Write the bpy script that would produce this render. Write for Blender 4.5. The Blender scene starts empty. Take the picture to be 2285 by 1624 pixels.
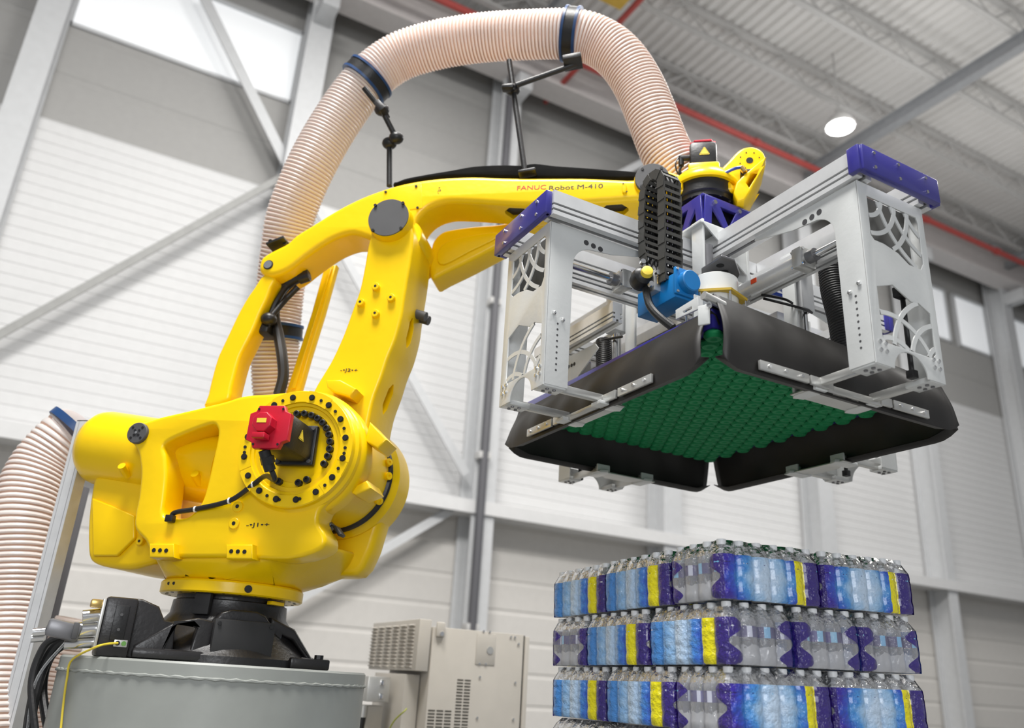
import bpy, bmesh, math, random
from mathutils import Vector, Matrix
random.seed(7)
SC = bpy.context.scene
COL = SC.collection
PI = math.pi
# ---------------------------------------------------------------- camera, world, exposure
CAMR = [[0.874628, -0.481355, 0.057643], [0.221833, 0.291651, -0.930446], [0.431063, 0.826582, 0.361866]]
cd = bpy.data.cameras.new('camera')
cam = bpy.data.objects.new('camera', cd); COL.objects.link(cam)
a, b, c = CAMR
cam.matrix_world = Matrix(((a[0], -b[0], -c[0], 0), (a[1], -b[1], -c[1], 0), (a[2], -b[2], -c[2], 1.3), (0, 0, 0, 1)))
cd.sensor_width = 36.0
cd.lens = 36.0 * 1840 / 2285
cd.clip_end = 300
cd.dof.use_dof = True
cd.dof.focus_distance = 3.3
cd.dof.aperture_fstop = 1.45
SC.camera = cam
SC.view_settings.view_transform = 'Standard'
SC.view_settings.look = 'None'
SC.view_settings.gamma = 1.0
SC.view_settings.use_curve_mapping = False
SC.view_settings.exposure = 0.12
SC.cycles.transparent_max_bounces = 24
w = bpy.data.worlds.new('hall_light'); SC.world = w; w.use_nodes = True
w.node_tree.nodes['Background'].inputs[0].default_value = (0.93, 0.96, 1.0, 1)
w.node_tree.nodes['Background'].inputs[1].default_value = 0.33
def area_light(name, loc, target, sx, sy, power, color=(1, 0.98, 0.95)):
    l = bpy.data.lights.new(name, 'AREA'); l.shape = 'RECTANGLE'; l.size = sx; l.size_y = sy
    l.energy = power; l.color = color
    o = bpy.data.objects.new(name, l); COL.objects.link(o); o.location = loc
    d = Vector(target) - Vector(loc)
    o.rotation_euler = d.to_track_quat('-Z', 'Y').to_euler()
    return o
area_light('high_bay_light', (-1.5, 1.0, 11.5), (0.8, 3.6, 2.0), 3, 3, 1350)
area_light('high_bay_light', (4.5, 0.5, 12.0), (2.0, 3.0, 2.0), 3, 3, 800)
area_light('high_bay_light', (3.5, 7.5, 12.5), (3.5, 7.5, 0.0), 4, 4, 330)
area_light('high_bay_light', (14.0, 6.5, 12.5), (14, 8, 0.0), 5, 4, 700)
area_light('ceiling_fill_light', (5, 3.5, 10.0), (5, 3.5, 14), 9, 7, 130)  # unseen fill, added only to brighten the roof deck from below
area_light('ceiling_fill_light', (16, 6, 10.0), (16, 6, 14), 10, 7, 160)  # second added ceiling fill, farther along the hall
area_light('front_fill_light', (-2.5, -5.5, 3.6), (1.5, 3.0, 2.3), 3, 2.4, 230, (0.95, 0.97, 1.0))  # soft front fill added behind the camera, its source unseen
# ---------------------------------------------------------------- materials
def lin(h):
    h = h.lstrip('#'); o = []
    for i in (0, 2, 4):
        v = int(h[i:i+2], 16) / 255
        o.append(v / 12.92 if v <= 0.04045 else ((v + 0.055) / 1.055) ** 2.4)
    return (*o, 1)
def mat(name, col, rough=0.5, metal=0.0, var=0.06, nscale=8, bump=0.0, bscale=60, coat=0.0, spec=0.5, emit=0.0):
    m = bpy.data.materials.new(name); m.use_nodes = True
    nt = m.node_tree; p = nt.nodes['Principled BSDF']
    c = lin(col) if isinstance(col, str) else (*col, 1)
    p.inputs['Roughness'].default_value = rough; p.inputs['Metallic'].default_value = metal
    p.inputs['Coat Weight'].default_value = coat; p.inputs['Coat Roughness'].default_value = 0.12
    p.inputs['Specular IOR Level'].default_value = spec
    tc = nt.nodes.new('ShaderNodeTexCoord')
    n = nt.nodes.new('ShaderNodeTexNoise'); n.inputs['Scale'].default_value = nscale; n.inputs['Detail'].default_value = 3
    nt.links.new(tc.outputs['Object'], n.inputs['Vector'])
    r = nt.nodes.new('ShaderNodeValToRGB')
    r.color_ramp.elements[0].position = 0.3; r.color_ramp.elements[1].position = 0.7
    r.color_ramp.elements[0].color = tuple(x * (1 - var) for x in c[:3]) + (1,)
    r.color_ramp.elements[1].color = tuple(min(1, x * (1 + var)) for x in c[:3]) + (1,)
    nt.links.new(n.outputs['Fac'], r.inputs['Fac']); nt.links.new(r.outputs['Color'], p.inputs['Base Color'])
    if bump:
        n2 = nt.nodes.new('ShaderNodeTexNoise'); n2.inputs['Scale'].default_value = bscale
        nt.links.new(tc.outputs['Object'], n2.inputs['Vector'])
        b = nt.nodes.new('ShaderNodeBump'); b.inputs['Strength'].default_value = bump; b.inputs['Distance'].default_value = 0.01
        nt.links.new(n2.outputs['Fac'], b.inputs['Height']); nt.links.new(b.outputs['Normal'], p.inputs['Normal'])
    if emit:
        p.inputs['Emission Strength'].default_value = emit
        nt.links.new(r.outputs['Color'], p.inputs['Emission Color'])
    return m
M = {}
M['yellow'] = mat('yellow_enamel', (0.95, 0.62, 0.0), 0.32, var=0.03, nscale=3, bump=0.10, bscale=22, coat=0.12, spec=0.35)
M['black'] = mat('black_paint', (0.012, 0.012, 0.013), 0.4, var=0.2, bump=0.08, bscale=90)
M['blackm'] = mat('matt_black', (0.02, 0.02, 0.021), 0.65, var=0.2)
M['disc'] = mat('charcoal_cover', (0.075, 0.075, 0.078), 0.6, var=0.06)
M['casting'] = mat('black_casting', (0.02, 0.019, 0.02), 0.32, var=0.2, bump=0.10, bscale=60)
M['red'] = mat('red_plastic', (0.55, 0.006, 0.028), 0.35, var=0.06)
M['white'] = mat('pale_grey_powder_coat', (0.62, 0.635, 0.63), 0.25, var=0.03, bump=0.05, bscale=60, coat=0.3)
M['alu'] = mat('anodised_aluminium', (0.74, 0.75, 0.76), 0.33, metal=0.35, var=0.04, nscale=20)
M['alud'] = mat('profile_slot', (0.07, 0.07, 0.075), 0.5, metal=0.3)
M['steel'] = mat('bright_steel', (0.75, 0.75, 0.75), 0.18, metal=1.0, var=0.05)
M['galv'] = mat('galvanised_plate', (0.6, 0.6, 0.58), 0.35, metal=0.7, var=0.08)
M['darkplate'] = mat('grey_plate', (0.2, 0.2, 0.21), 0.35, metal=0.5, var=0.1)
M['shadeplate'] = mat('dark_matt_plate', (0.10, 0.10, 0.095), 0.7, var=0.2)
M['blue'] = mat('deep_blue_enamel', (0.033, 0.03, 0.25), 0.3, var=0.05, coat=0.4)
M['valve'] = mat('azure_plastic', (0.0, 0.16, 0.45), 0.4, var=0.05)
M['curtain'] = mat('black_vinyl', (0.014, 0.0125, 0.0115), 0.5, var=0.25, nscale=4, bump=0.25, bscale=7)
M['green'] = mat('green_foam', (0.0, 0.22, 0.07), 0.7, var=0.15, nscale=14)
M['fabric'] = mat('black_fabric', (0.008, 0.008, 0.008), 0.95, var=0.3, spec=0.1)
M['chain'] = mat('charcoal_nylon', (0.045, 0.044, 0.04), 0.5, var=0.15)
M['cream'] = mat('cream_plastic', (0.75, 0.76, 0.74), 0.2, var=0.03, coat=0.4)
M['beige'] = mat('beige_cabinet_paint', (0.5, 0.47, 0.42), 0.45, var=0.03)
M['beiged'] = mat('shadow_slot', (0.05, 0.045, 0.035), 0.7)
M['pedestal'] = mat('grey_pedestal_paint', (0.31, 0.325, 0.305), 0.45, var=0.04, bump=0.03, bscale=30)
M['wall'] = mat('white_wall_panel', (0.66, 0.66, 0.66), 0.6, var=0.02)
M['wallband'] = mat('grey_wall_and_shade', (0.36, 0.355, 0.345), 0.7, var=0.02)
M['wallbeige'] = mat('warm_white_wall', (0.62, 0.6, 0.57), 0.6, var=0.02)
M['colpaint'] = mat('grey_steel_paint', (0.56, 0.57, 0.58), 0.5, var=0.03)
M['coldark'] = mat('dark_grey_pipe', (0.10, 0.10, 0.11), 0.5, var=0.03)
M['girder'] = mat('pale_girder_paint', (0.6, 0.57, 0.56), 0.5, var=0.03)
M['roof'] = mat('galvanised_roof_deck', (0.78, 0.77, 0.755), 0.6, var=0.04, nscale=0.6)
M['roofd'] = mat('grey_joist_paint', (0.52, 0.515, 0.505), 0.6, var=0.04)
M['bracegrey'] = mat('mid_grey_brace', (0.33, 0.33, 0.32), 0.6)
M['girderg'] = mat('blue_grey_girder', (0.30, 0.31, 0.325), 0.6)
M['redpipe'] = mat('red_sprinkler_pipe', (0.45, 0.07, 0.06), 0.5, var=0.05)
M['craney'] = mat('crane_yellow', (0.6, 0.38, 0.05), 0.5)
M['floor'] = mat('grey_concrete', (0.2, 0.2, 0.195), 0.5, var=0.1, nscale=1)
M['clampblue'] = mat('blue_clamp_rubber', (0.01, 0.05, 0.16), 0.4)
M['lampw'] = mat('lamp_diffuser', (1, 1, 0.98), 0.5, var=0.0, emit=14.0)
M['window'] = mat('daylight_panel', (0.95, 0.97, 1.0), 0.5, var=0.02, nscale=0.5, emit=0.25)
M['wood'] = mat('pallet_wood', (0.4, 0.26, 0.14), 0.7, var=0.2)
M['yellowtag'] = mat('yellow_label', (0.9, 0.68, 0.06), 0.5, var=0.03)
M['yelcable'] = mat('yellow_cable', (0.8, 0.62, 0.05), 0.5)
M['bluetube'] = mat('blue_tube', (0.01, 0.05, 0.35), 0.3)
M['brass'] = mat('brass', (0.6, 0.42, 0.15), 0.3, metal=1)
M['text'] = mat('dark_lettering', (0.02, 0.02, 0.02), 0.5)
M['textred'] = mat('red_lettering', (0.62, 0.03, 0.02), 0.5)
M['orange'] = mat('orange_label', (0.75, 0.07, 0.01), 0.5)
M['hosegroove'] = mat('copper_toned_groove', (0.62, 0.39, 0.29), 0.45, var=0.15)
def clear_mat(name, tint, clear, rough=0.08, bump=0.0, bscale=30, white=0.0):
    m = bpy.data.materials.new(name); m.use_nodes = True; nt = m.node_tree
    nt.nodes.remove(nt.nodes['Principled BSDF']); out = nt.nodes['Material Output']
    t = nt.nodes.new('ShaderNodeBsdfTransparent'); t.inputs[0].default_value = (*tint, 1)
    d = nt.nodes.new('ShaderNodeBsdfDiffuse'); d.inputs[0].default_value = (0.95, 0.96, 0.98, 1)
    g = nt.nodes.new('ShaderNodeBsdfGlossy'); g.inputs['Roughness'].default_value = rough
    fr = nt.nodes.new('ShaderNodeFresnel'); fr.inputs[0].default_value = 1.45
    m1 = nt.nodes.new('ShaderNodeMixShader'); m1.inputs[0].default_value = 1 - clear
    m2 = nt.nodes.new('ShaderNodeMixShader')
    nt.links.new(t.outputs[0], m1.inputs[1]); nt.links.new(d.outputs[0], m1.inputs[2])
    nt.links.new(fr.outputs[0], m2.inputs[0]); nt.links.new(m1.outputs[0], m2.inputs[1]); nt.links.new(g.outputs[0], m2.inputs[2])
    nt.links.new(m2.outputs[0], out.inputs[0])
    if bump:
        tc = nt.nodes.new('ShaderNodeTexCoord'); n = nt.nodes.new('ShaderNodeTexNoise'); n.inputs['Scale'].default_value = bscale
        n.inputs['Detail'].default_value = 4
        nt.links.new(tc.outputs['Object'], n.inputs['Vector'])
        b = nt.nodes.new('ShaderNodeBump'); b.inputs['Strength'].default_value = bump; b.inputs['Distance'].default_value = 0.02
        nt.links.new(n.outputs['Fac'], b.inputs['Height'])
        nt.links.new(b.outputs[0], g.inputs['Normal']); nt.links.new(b.outputs[0], fr.inputs['Normal'])
    return m
def bottle_mat():
    m = clear_mat('clear_bottle_plastic', (0.96, 0.98, 1.0), 0.7, 0.05, 0.5, 60); nt = m.node_tree
    lw = nt.nodes.new('ShaderNodeLayerWeight'); lw.inputs[0].default_value = 0.35
    mm = nt.nodes.new('ShaderNodeMath'); mm.operation = 'MULTIPLY_ADD'; mm.inputs[1].default_value = 0.55; mm.inputs[2].default_value = 0.10
    nt.links.new(lw.outputs['Facing'], mm.inputs[0])
    mx = [n for n in nt.nodes if n.type == 'MIX_SHADER'][0]; nt.links.new(mm.outputs[0], mx.inputs[0])
    return m
M['bottle'] = bottle_mat()
M['_'] = clear_mat('clear_bottle_plastic', (0.95, 0.97, 0.99), 0.66, 0.06, 0.5, 60)
M['filmclear'] = clear_mat('clear_shrink_film', (0.97, 0.98, 1.0), 0.80, 0.08, 0.9, 38)
M['capw'] = mat('white_cap', (0.8, 0.82, 0.84), 0.4)
def hose_mat():
    m = bpy.data.materials.new('translucent_hose'); m.use_nodes = True; nt = m.node_tree
    p = nt.nodes['Principled BSDF']
    tc = nt.nodes.new('ShaderNodeTexCoord'); n = nt.nodes.new('ShaderNodeTexNoise'); n.inputs['Scale'].default_value = 5
    r = nt.nodes.new('ShaderNodeValToRGB')
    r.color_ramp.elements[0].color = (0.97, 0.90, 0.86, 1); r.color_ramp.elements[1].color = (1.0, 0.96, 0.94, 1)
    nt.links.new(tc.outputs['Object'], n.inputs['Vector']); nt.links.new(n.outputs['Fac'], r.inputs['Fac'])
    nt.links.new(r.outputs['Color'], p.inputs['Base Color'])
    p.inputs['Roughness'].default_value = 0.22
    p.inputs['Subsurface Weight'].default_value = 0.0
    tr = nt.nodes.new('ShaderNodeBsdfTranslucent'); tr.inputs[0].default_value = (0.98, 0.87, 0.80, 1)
    mx = nt.nodes.new('ShaderNodeMixShader'); mx.inputs[0].default_value = 0.38
    nt.links.new(p.outputs[0], mx.inputs[1]); nt.links.new(tr.outputs[0], mx.inputs[2])
    nt.links.new(mx.outputs[0], nt.nodes['Material Output'].inputs[0])
    return m
M['hose'] = hose_mat()
# ---------------------------------------------------------------- mesh helpers
def finish(me, mats, smooth=True, angle=35):
    for x in (mats if isinstance(mats, (list, tuple)) else [mats]): me.materials.append(x)
    if smooth:
        me.polygons.foreach_set('use_smooth', [True] * len(me.polygons))
        me.set_sharp_from_angle(angle=math.radians(angle))
def link(name, me, parent=None, loc=None):
    o = bpy.data.objects.new(name, me); COL.objects.link(o)
    if parent is not None: o.parent = parent
    if loc is not None: o.location = loc
    return o
def obj(name, bm, m, parent=None, smooth=True, angle=35, recalc=True):
    if recalc: bmesh.ops.recalc_face_normals(bm, faces=bm.faces)
    me = bpy.data.meshes.new(name); bm.to_mesh(me); bm.free()
    finish(me, m, smooth, angle)
    return link(name, me, parent)
def tag(o, label, cat=None, group=None, kind=None):
    if label: o['label'] = label
    if cat: o['category'] = cat
    if group: o['group'] = group
    if kind: o['kind'] = kind
    return o
def thing(name, label, cat, loc=(0, 0, 0), rotz=0.0, group=None):
    o = bpy.data.objects.new(name, None); COL.objects.link(o); o.empty_display_size = 0.1
    o.location = loc; o.rotation_euler = (0, 0, rotz)
    return tag(o, label, cat, group)
def copy_tree(o, parent=None):
    c = o.copy(); COL.objects.link(c)
    if parent is not None: c.parent = parent
    for ch in list(o.children): copy_tree(ch, c)
    return c
def box(bm, c, s, rot=None, bev=0.0):
    M4 = Matrix.Translation(Vector(c)) @ (rot.to_4x4() if rot is not None else Matrix.Identity(4)) @ Matrix.Diagonal((*s, 1))
    r = bmesh.ops.create_cube(bm, size=1.0, matrix=M4)
    if bev > 0:
        es = list({e for v in r['verts'] for e in v.link_edges})
        bmesh.ops.bevel(bm, geom=es, offset=bev, segments=2, affect='EDGES', profile=0.5)
def B(name, c, s, m, parent=None, rot=None, bev=0.004):
    bm = bmesh.new(); box(bm, c, s, rot, bev); return obj(name, bm, m, parent)
def align(d):
    return Vector(d).normalized().to_track_quat('Z', 'Y').to_matrix()
def cyl(bm, p0, p1, r0, r1=None, seg=24, caps=True):
    p0, p1 = Vector(p0), Vector(p1); r1 = r0 if r1 is None else r1
    R = align(p1 - p0)
    A = [bm.verts.new(p0 + R @ Vector((r0 * math.cos(2*PI*i/seg), r0 * math.sin(2*PI*i/seg), 0))) for i in range(seg)]
    Bv = [bm.verts.new(p1 + R @ Vector((r1 * math.cos(2*PI*i/seg), r1 * math.sin(2*PI*i/seg), 0))) for i in range(seg)]
    for i in range(seg):
        j = (i+1) % seg; bm.faces.new((A[i], A[j], Bv[j], Bv[i]))
    if caps: bm.faces.new(A[::-1]); bm.faces.new(Bv)
def CY(name, p0, p1, r, m, parent=None, r1=None, seg=24):
    bm = bmesh.new(); cyl(bm, p0, p1, r, r1, seg); return obj(name, bm, m, parent)
def lathe(bm, p0, axis, prof, seg=40):
    """prof: (radius, distance along axis)"""
    p0 = Vector(p0); R = align(axis); rings = []
    for r, h in prof:
        if r < 1e-6: rings.append([bm.verts.new(p0 + R @ Vector((0, 0, h)))])
        else: rings.append([bm.verts.new(p0 + R @ Vector((r*math.cos(2*PI*i/seg), r*math.sin(2*PI*i/seg), h))) for i in range(seg)])
    for A, C in zip(rings, rings[1:]):
        for i in range(seg):
            j = (i+1) % seg
            if len(A) == 1 and len(C) == 1: continue
            if len(A) == 1: bm.faces.new((A[0], C[j], C[i]))
            elif len(C) == 1: bm.faces.new((A[i], A[j], C[0]))
            else: bm.faces.new((A[i], A[j], C[j], C[i]))
    if len(rings[0]) > 1: bm.faces.new(rings[0][::-1])
    if len(rings[-1]) > 1: bm.faces.new(rings[-1])
def LA(name, p0, axis, prof, m, parent=None, seg=40, angle=35):
    bm = bmesh.new(); lathe(bm, p0, axis, prof, seg); return obj(name, bm, m, parent, angle=angle)
def cr(pts, k=6, closed=False):
    pts = [Vector(p) for p in pts]; n = len(pts); out = []
    for i in range(n if closed else n-1):
        if closed: p = [pts[(i+j-1) % n] for j in range(4)]
        else: p = [pts[max(0, i-1)], pts[i], pts[i+1], pts[min(n-1, i+2)]]
        for s in range(k):
            t = s / k
            out.append(0.5*((2*p[1]) + (-p[0]+p[2])*t + (2*p[0]-5*p[1]+4*p[2]-p[3])*t*t + (-p[0]+3*p[1]-3*p[2]+p[3])*t**3))
    if not closed: out.append(pts[-1])
    return out
def resample(pts, step):
    L = [0.0]
    for p, q in zip(pts, pts[1:]): L.append(L[-1] + (q-p).length)
    n = max(2, int(round(L[-1]/step))); out = []; k = 0
    for i in range(n+1):
        d = L[-1]*i/n
        while k < len(L)-2 and L[k+1] < d: k += 1
        t = (d-L[k])/max(1e-9, L[k+1]-L[k]); out.append(pts[k].lerp(pts[k+1], t))
    return out
def frames(pts):
    T = [(pts[min(i+1, len(pts)-1)]-pts[max(i-1, 0)]).normalized() for i in range(len(pts))]
    n = T[0].orthogonal().normalized(); out = []
    for t in T:
        n = (n - t*n.dot(t)).normalized(); out.append((t, n, t.cross(n)))
    return out
def tube(bm, pts, r, seg=10, radii=None, caps=True):
    pts = [Vector(p) for p in pts]; F = frames(pts); rings = []
    for i, (p, (t, n, bb)) in enumerate(zip(pts, F)):
        rr = radii[i] if radii else r
        rings.append([bm.verts.new(p + n*(rr*math.cos(2*PI*j/seg)) + bb*(rr*math.sin(2*PI*j/seg))) for j in range(seg)])
    for A, C in zip(rings, rings[1:]):
        for j in range(seg):
            k = (j+1) % seg; bm.faces.new((A[j], A[k], C[k], C[j]))
    if caps: bm.faces.new(rings[0][::-1]); bm.faces.new(rings[-1])
def TU(name, pts, r, m, parent=None, seg=10, k=6):
    bm = bmesh.new(); tube(bm, cr(pts, k) if k else pts, r, seg); return obj(name, bm, m, parent)
DG = None
def slab_mesh(loops, bev=0.0, half=0.05, res=2):
    """2D outline (first loop) with holes (others) extruded to +-half, edges rounded by bev; lies in local xy"""
    cu = bpy.data.curves.new('outline', 'CURVE'); cu.dimensions = '2D'; cu.fill_mode = 'BOTH'
    for lp in loops:
        s = cu.splines.new('POLY'); s.points.add(len(lp)-1); s.use_cyclic_u = True
        for p, q in zip(s.points, lp): p.co = (q[0], q[1], 0, 1)
    bev = min(bev, half*0.95)
    cu.extrude = half-bev; cu.bevel_depth = bev; cu.bevel_resolution = res; cu.offset = -bev
    o = bpy.data.objects.new('outline', cu); COL.objects.link(o)
    dg = bpy.context.evaluated_depsgraph_get()
    me = bpy.data.meshes.new_from_object(o.evaluated_get(dg))
    bpy.data.objects.remove(o); bpy.data.curves.remove(cu)
    return me
def slab(name, loops, n0, n1, m, parent=None, bev=0.0, axes='xz', res=2, angle=40):
    """axes 'xz': outline in (x,z) with thickness along y from n0 to n1; 'yz': outline (y,z), thickness along x; 'xy': thickness along z"""
    me = slab_mesh(loops, bev, abs(n1-n0)/2, res); mid = (n0+n1)/2
    if axes == 'xz': T = Matrix(((1, 0, 0, 0), (0, 0, -1, mid), (0, 1, 0, 0), (0, 0, 0, 1)))
    elif axes == 'yz': T = Matrix(((0, 0, 1, mid), (1, 0, 0, 0), (0, 1, 0, 0), (0, 0, 0, 1)))
    else: T = Matrix.Translation((0, 0, mid))
    me.transform(T); me.name = name; me.materials.clear()
    bm = bmesh.new(); bm.from_mesh(me); bmesh.ops.remove_doubles(bm, verts=bm.verts, dist=1e-5)
    bpy.data.meshes.remove(me)
    return obj(name, bm, m, parent, angle=angle)
def hull(name, pts, m, parent=None, bev=0.02, seg=3, angle=40):
    bm = bmesh.new()
    for p in pts: bm.verts.new(p)
    r = bmesh.ops.convex_hull(bm, input=bm.verts)
    bmesh.ops.delete(bm, geom=list({v for v in r['geom_interior'] + r['geom_unused'] if isinstance(v, bmesh.types.BMVert)}), context='VERTS')
    bmesh.ops.dissolve_limit(bm, angle_limit=0.03, verts=bm.verts, edges=bm.edges)
    if bev: bmesh.ops.bevel(bm, geom=list(bm.edges), offset=bev, segments=seg, affect='EDGES', profile=0.5)
    return obj(name, bm, m, parent, angle=angle)
def circ(cx, cy, r, n=24, a0=0, a1=2*PI):
    return [(cx + r*math.cos(a0+(a1-a0)*i/n), cy + r*math.sin(a0+(a1-a0)*i/n)) for i in range(n + (0 if abs(a1-a0-2*PI) < 1e-6 else 1))]
def text(name, body, size, M4, m, parent, sx=1.0, ext=0.0006, fit=None):
    cu = bpy.data.curves.new(name, 'FONT'); cu.body = body; cu.size = size; cu.extrude = ext
    o = bpy.data.objects.new(name, cu); COL.objects.link(o)
    me = bpy.data.meshes.new_from_object(o.evaluated_get(bpy.context.evaluated_depsgraph_get()))
    bpy.data.objects.remove(o); bpy.data.curves.remove(cu)
    if fit:
        xs = [v.co.x for v in me.vertices]; sx = fit/(max(xs)-min(xs)); M4 = M4 @ Matrix.Translation((-min(xs)*sx, 0, 0))
    me.transform(M4 @ Matrix.Diagonal((sx, 1, 1, 1))); me.materials.clear(); finish(me, m, False)
    return link(name, me, parent)
def hose_bm(pts, r, pitch, seg=28, groove=0.93):
    P = resample(cr(pts, 14), pitch/4); F = frames(P); bm = bmesh.new(); rings = []
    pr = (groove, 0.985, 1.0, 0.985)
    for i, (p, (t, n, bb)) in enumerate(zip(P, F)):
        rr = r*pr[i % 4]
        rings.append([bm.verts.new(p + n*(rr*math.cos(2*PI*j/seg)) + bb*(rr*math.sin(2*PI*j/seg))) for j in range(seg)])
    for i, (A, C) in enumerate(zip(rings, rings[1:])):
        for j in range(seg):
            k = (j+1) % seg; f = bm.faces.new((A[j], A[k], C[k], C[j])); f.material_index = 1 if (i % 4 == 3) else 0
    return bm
# ---------------------------------------------------------------- the hall
YW = 13.0
def struct(name, bm, m, smooth=False):
    o = obj(name, bm, m, None, smooth); o['kind'] = 'structure'; return o
bm = bmesh.new(); box(bm, (18, 2, -0.1), (60, 30, 0.2)); struct('floor', bm, M['floor'])
def ribbed_wall(name, x0, x1, z0, z1, pitch, depth, m, y=YW):
    bm = bmesh.new(); prof = []
    z = z0
    while z < z1 - 1e-6:
        e = min(z+pitch, z1); prof += [(z, 0), (z+(e-z)*.82, 0), (z+(e-z)*.88, depth), (z+(e-z)*.97, depth)]; z = e
    prof.append((z1, 0))
    A = [bm.verts.new((x0, y+d, zz)) for zz, d in prof]; Cc = [bm.verts.new((x1, y+d, zz)) for zz, d in prof]
    for i in range(len(prof)-1): bm.faces.new((A[i], Cc[i], Cc[i+1], A[i+1]))
    b0 = [bm.verts.new((x, y+.25, zz)) for x, zz in ((x0, z0), (x1, z0), (x1, z1), (x0, z1))]; bm.faces.new(b0)
    return struct(name, bm, m)
wb = ribbed_wall('wall_back', -14, 46, 3.95, 9.1, 0.19, 0.009, M['wall'])
ribbed_wall('wall_back', -14, 46, 0.0, 3.95, 0.5, 0.012, M['wallbeige'])
ribbed_wall('wall_back', -14, 46, 9.1, 10.9, 0.9, 0.012, M['wallband'])  # band of shade on the wall, put into the darker grey colour
ribbed_wall('wall_back', -14, 46, 10.9, 14.8, 0.9, 0.012, M['wallband'], y=YW+0.12)
# clerestory daylight windows between the columns
COLX = [-1.95, 2.1, 6.1, 10.15, 14.4, 18.35, 22.6, 26.8, 31, 35]
for k, (x0, x1) in enumerate(((-1.75, 1.9), (18.6, 20.6), (21.0, 22.4), (22.8, 26.6)), 1):
    fr = bmesh.new()
    for s in ((x0, 10.95), (x0, 12.55)): box(fr, ((x0+x1)/2, YW+0.03, s[1]), (x1-x0, 0.1, 0.07))
    for xx in (x0, x1): box(fr, (xx, YW+0.03, 11.75), (0.07, 0.1, 1.66))
    f = struct('window_%d' % k, fr, M['colpaint'])
    n = 1
    for q in range(n):
        xa = x0+(x1-x0)*q/n; xb = x0+(x1-x0)*(q+1)/n
        B('pane', ((xa+xb)/2, YW+0.05, 11.75), (xb-xa-.04, 0.03, 1.58), M['window'], f)
# roof deck: flutes run across the hall
def deck():
    bm = bmesh.new(); x = -14.0; prof = []
    while x < 46:
        prof += [(x, 14.55), (x+.11, 14.55), (x+.14, 14.62), (x+.22, 14.62)]; x += .25
    A = [bm.verts.new((px, -12, pz)) for px, pz in prof]; Cc = [bm.verts.new((px, YW+0.3, pz)) for px, pz in prof]
    for i in range(len(prof)-1): bm.faces.new((A[i], A[i+1], Cc[i+1], Cc[i]))
    bm.faces.new([bm.verts.new(p) for p in ((-14, -12, 14.75), (46, -12, 14.75), (46, YW+.3, 14.75), (-14, YW+.3, 14.75))])
    return struct('ceiling', bm, M['roof'])
deck()
# open-web joists parallel to the back wall
ordn = ['first', 'second', 'third', 'fourth', 'fifth', 'sixth', 'seventh', 'eighth']
def joist(y, k):
    t = thing('roof_joist', '%s grey open-web roof joist counted from the back wall' % ordn[k], 'joist', (-13, y, 13.85), 0, 'open-web joists under the roof deck')
    B('top_chord', (29, 0, .62), (58, .14, .07), M['roofd'], t, bev=0); B('bottom_chord', (29, 0, .03), (58, .12, .06), M['roofd'], t, bev=0)
    for i in range(42):
        bm = bmesh.new(); x0 = i*1.4; d = (.7, 0, .56)
        cyl(bm, (x0, 0, .05), (x0+.7, 0, .6), .022, seg=6); cyl(bm, (x0+.7, 0, .6), (x0+1.4, 0, .05), .022, seg=6)
        obj('web', bm, M['roofd'], t)
for k, y in enumerate((11.7, 10.1, 8.45, 6.8, 5.1, 3.4, 1.7)): joist(y, k)
for k, x in enumerate((-1.9, 6.2, 14.4, 22.6)):
    t = thing('roof_girder', ('grey roof girder crossing above the %s' % ('far left column', 'upright behind the robot arm', 'bright ceiling lamp', 'far right columns'))[0:] if False else 'grey roof girder running to the back wall above %s' % ['the far left column', 'the dark wall pipe', 'the lit ceiling lamp', 'the far right column'][k], 'girder', (x, YW, 13.55), 0)
    B('web', (0, -12, .14), (.05, 24, .26), M['girderg'], t, bev=0); B('flange', (0, -12, 0), (.22, 24, .03), M['girderg'], t, bev=0); B('flange', (0, -12, .28), (.22, 24, .03), M['girderg'], t, bev=0)
# columns
cn = ['far left', 'second from left, behind the pink hose,', 'third from left, beside the dark wall pipe,', 'fourth from left, under the gripper,', 'fifth from left, above the bottle stack,', 'sixth from left, right of the gripper,', 'seventh from left, near the right edge,', 'eighth from left, beyond the right edge,', 'ninth from left, beyond the right edge,', 'tenth from left, beyond the right edge,']
for k, x in enumerate(COLX[:8]):
    t = thing('steel_column', 'grey steel wall column, %s standing on the floor' % cn[k], 'column', (x, YW-.32, 0), 0, 'steel columns along the back wall')
    wdt = .42 if k != 5 else .3
    B('web', (0, 0, 7.2), (.04, .5, 14.4), M['colpaint'], t, bev=0)
    B('flange', (0, -.25, 7.2), (wdt, .04, 14.4), M['colpaint'], t, bev=0); B('flange', (0, .25, 7.2), (wdt, .04, 14.4), M['colpaint'], t, bev=0)
    B('bracket', (0, -.55, 12.55), (.3, .6, .35), M['colpaint'], t)
# crane runway girder with its red pipe
t = thing('crane_girder', 'long pale crane runway girder running along the back wall', 'girder', (-14, 12.3, 12.95))
B('web', (30, 0, .42), (60, .06, .8), M['girder'], t, bev=0); B('bottom_flange', (30, -.05, 0), (60, .55, .06), M['girder'], t, bev=0)
B('top_flange', (30, 0, .84), (60, .5, .06), M['girder'], t, bev=0); B('rail', (30, 0, .92), (60, .08, .1), M['roofd'], t, bev=0)
bm = bmesh.new(); cyl(bm, (-14, 11.6, 13.34), (46, 11.6, 13.34), .075, seg=12)
for i in range(20): cyl(bm, (-12+i*3.0, 11.6, 13.34), (-11.85+i*3.0, 11.6, 13.34), .1, seg=12)
tag(obj('sprinkler_pipe', bm, M['redpipe']), 'long red sprinkler pipe above the crane girder', 'pipe')
bm = bmesh.new(); cyl(bm, (7.2, 4, 13.3), (7.2, 13, 13.3), .06, seg=12)
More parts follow.
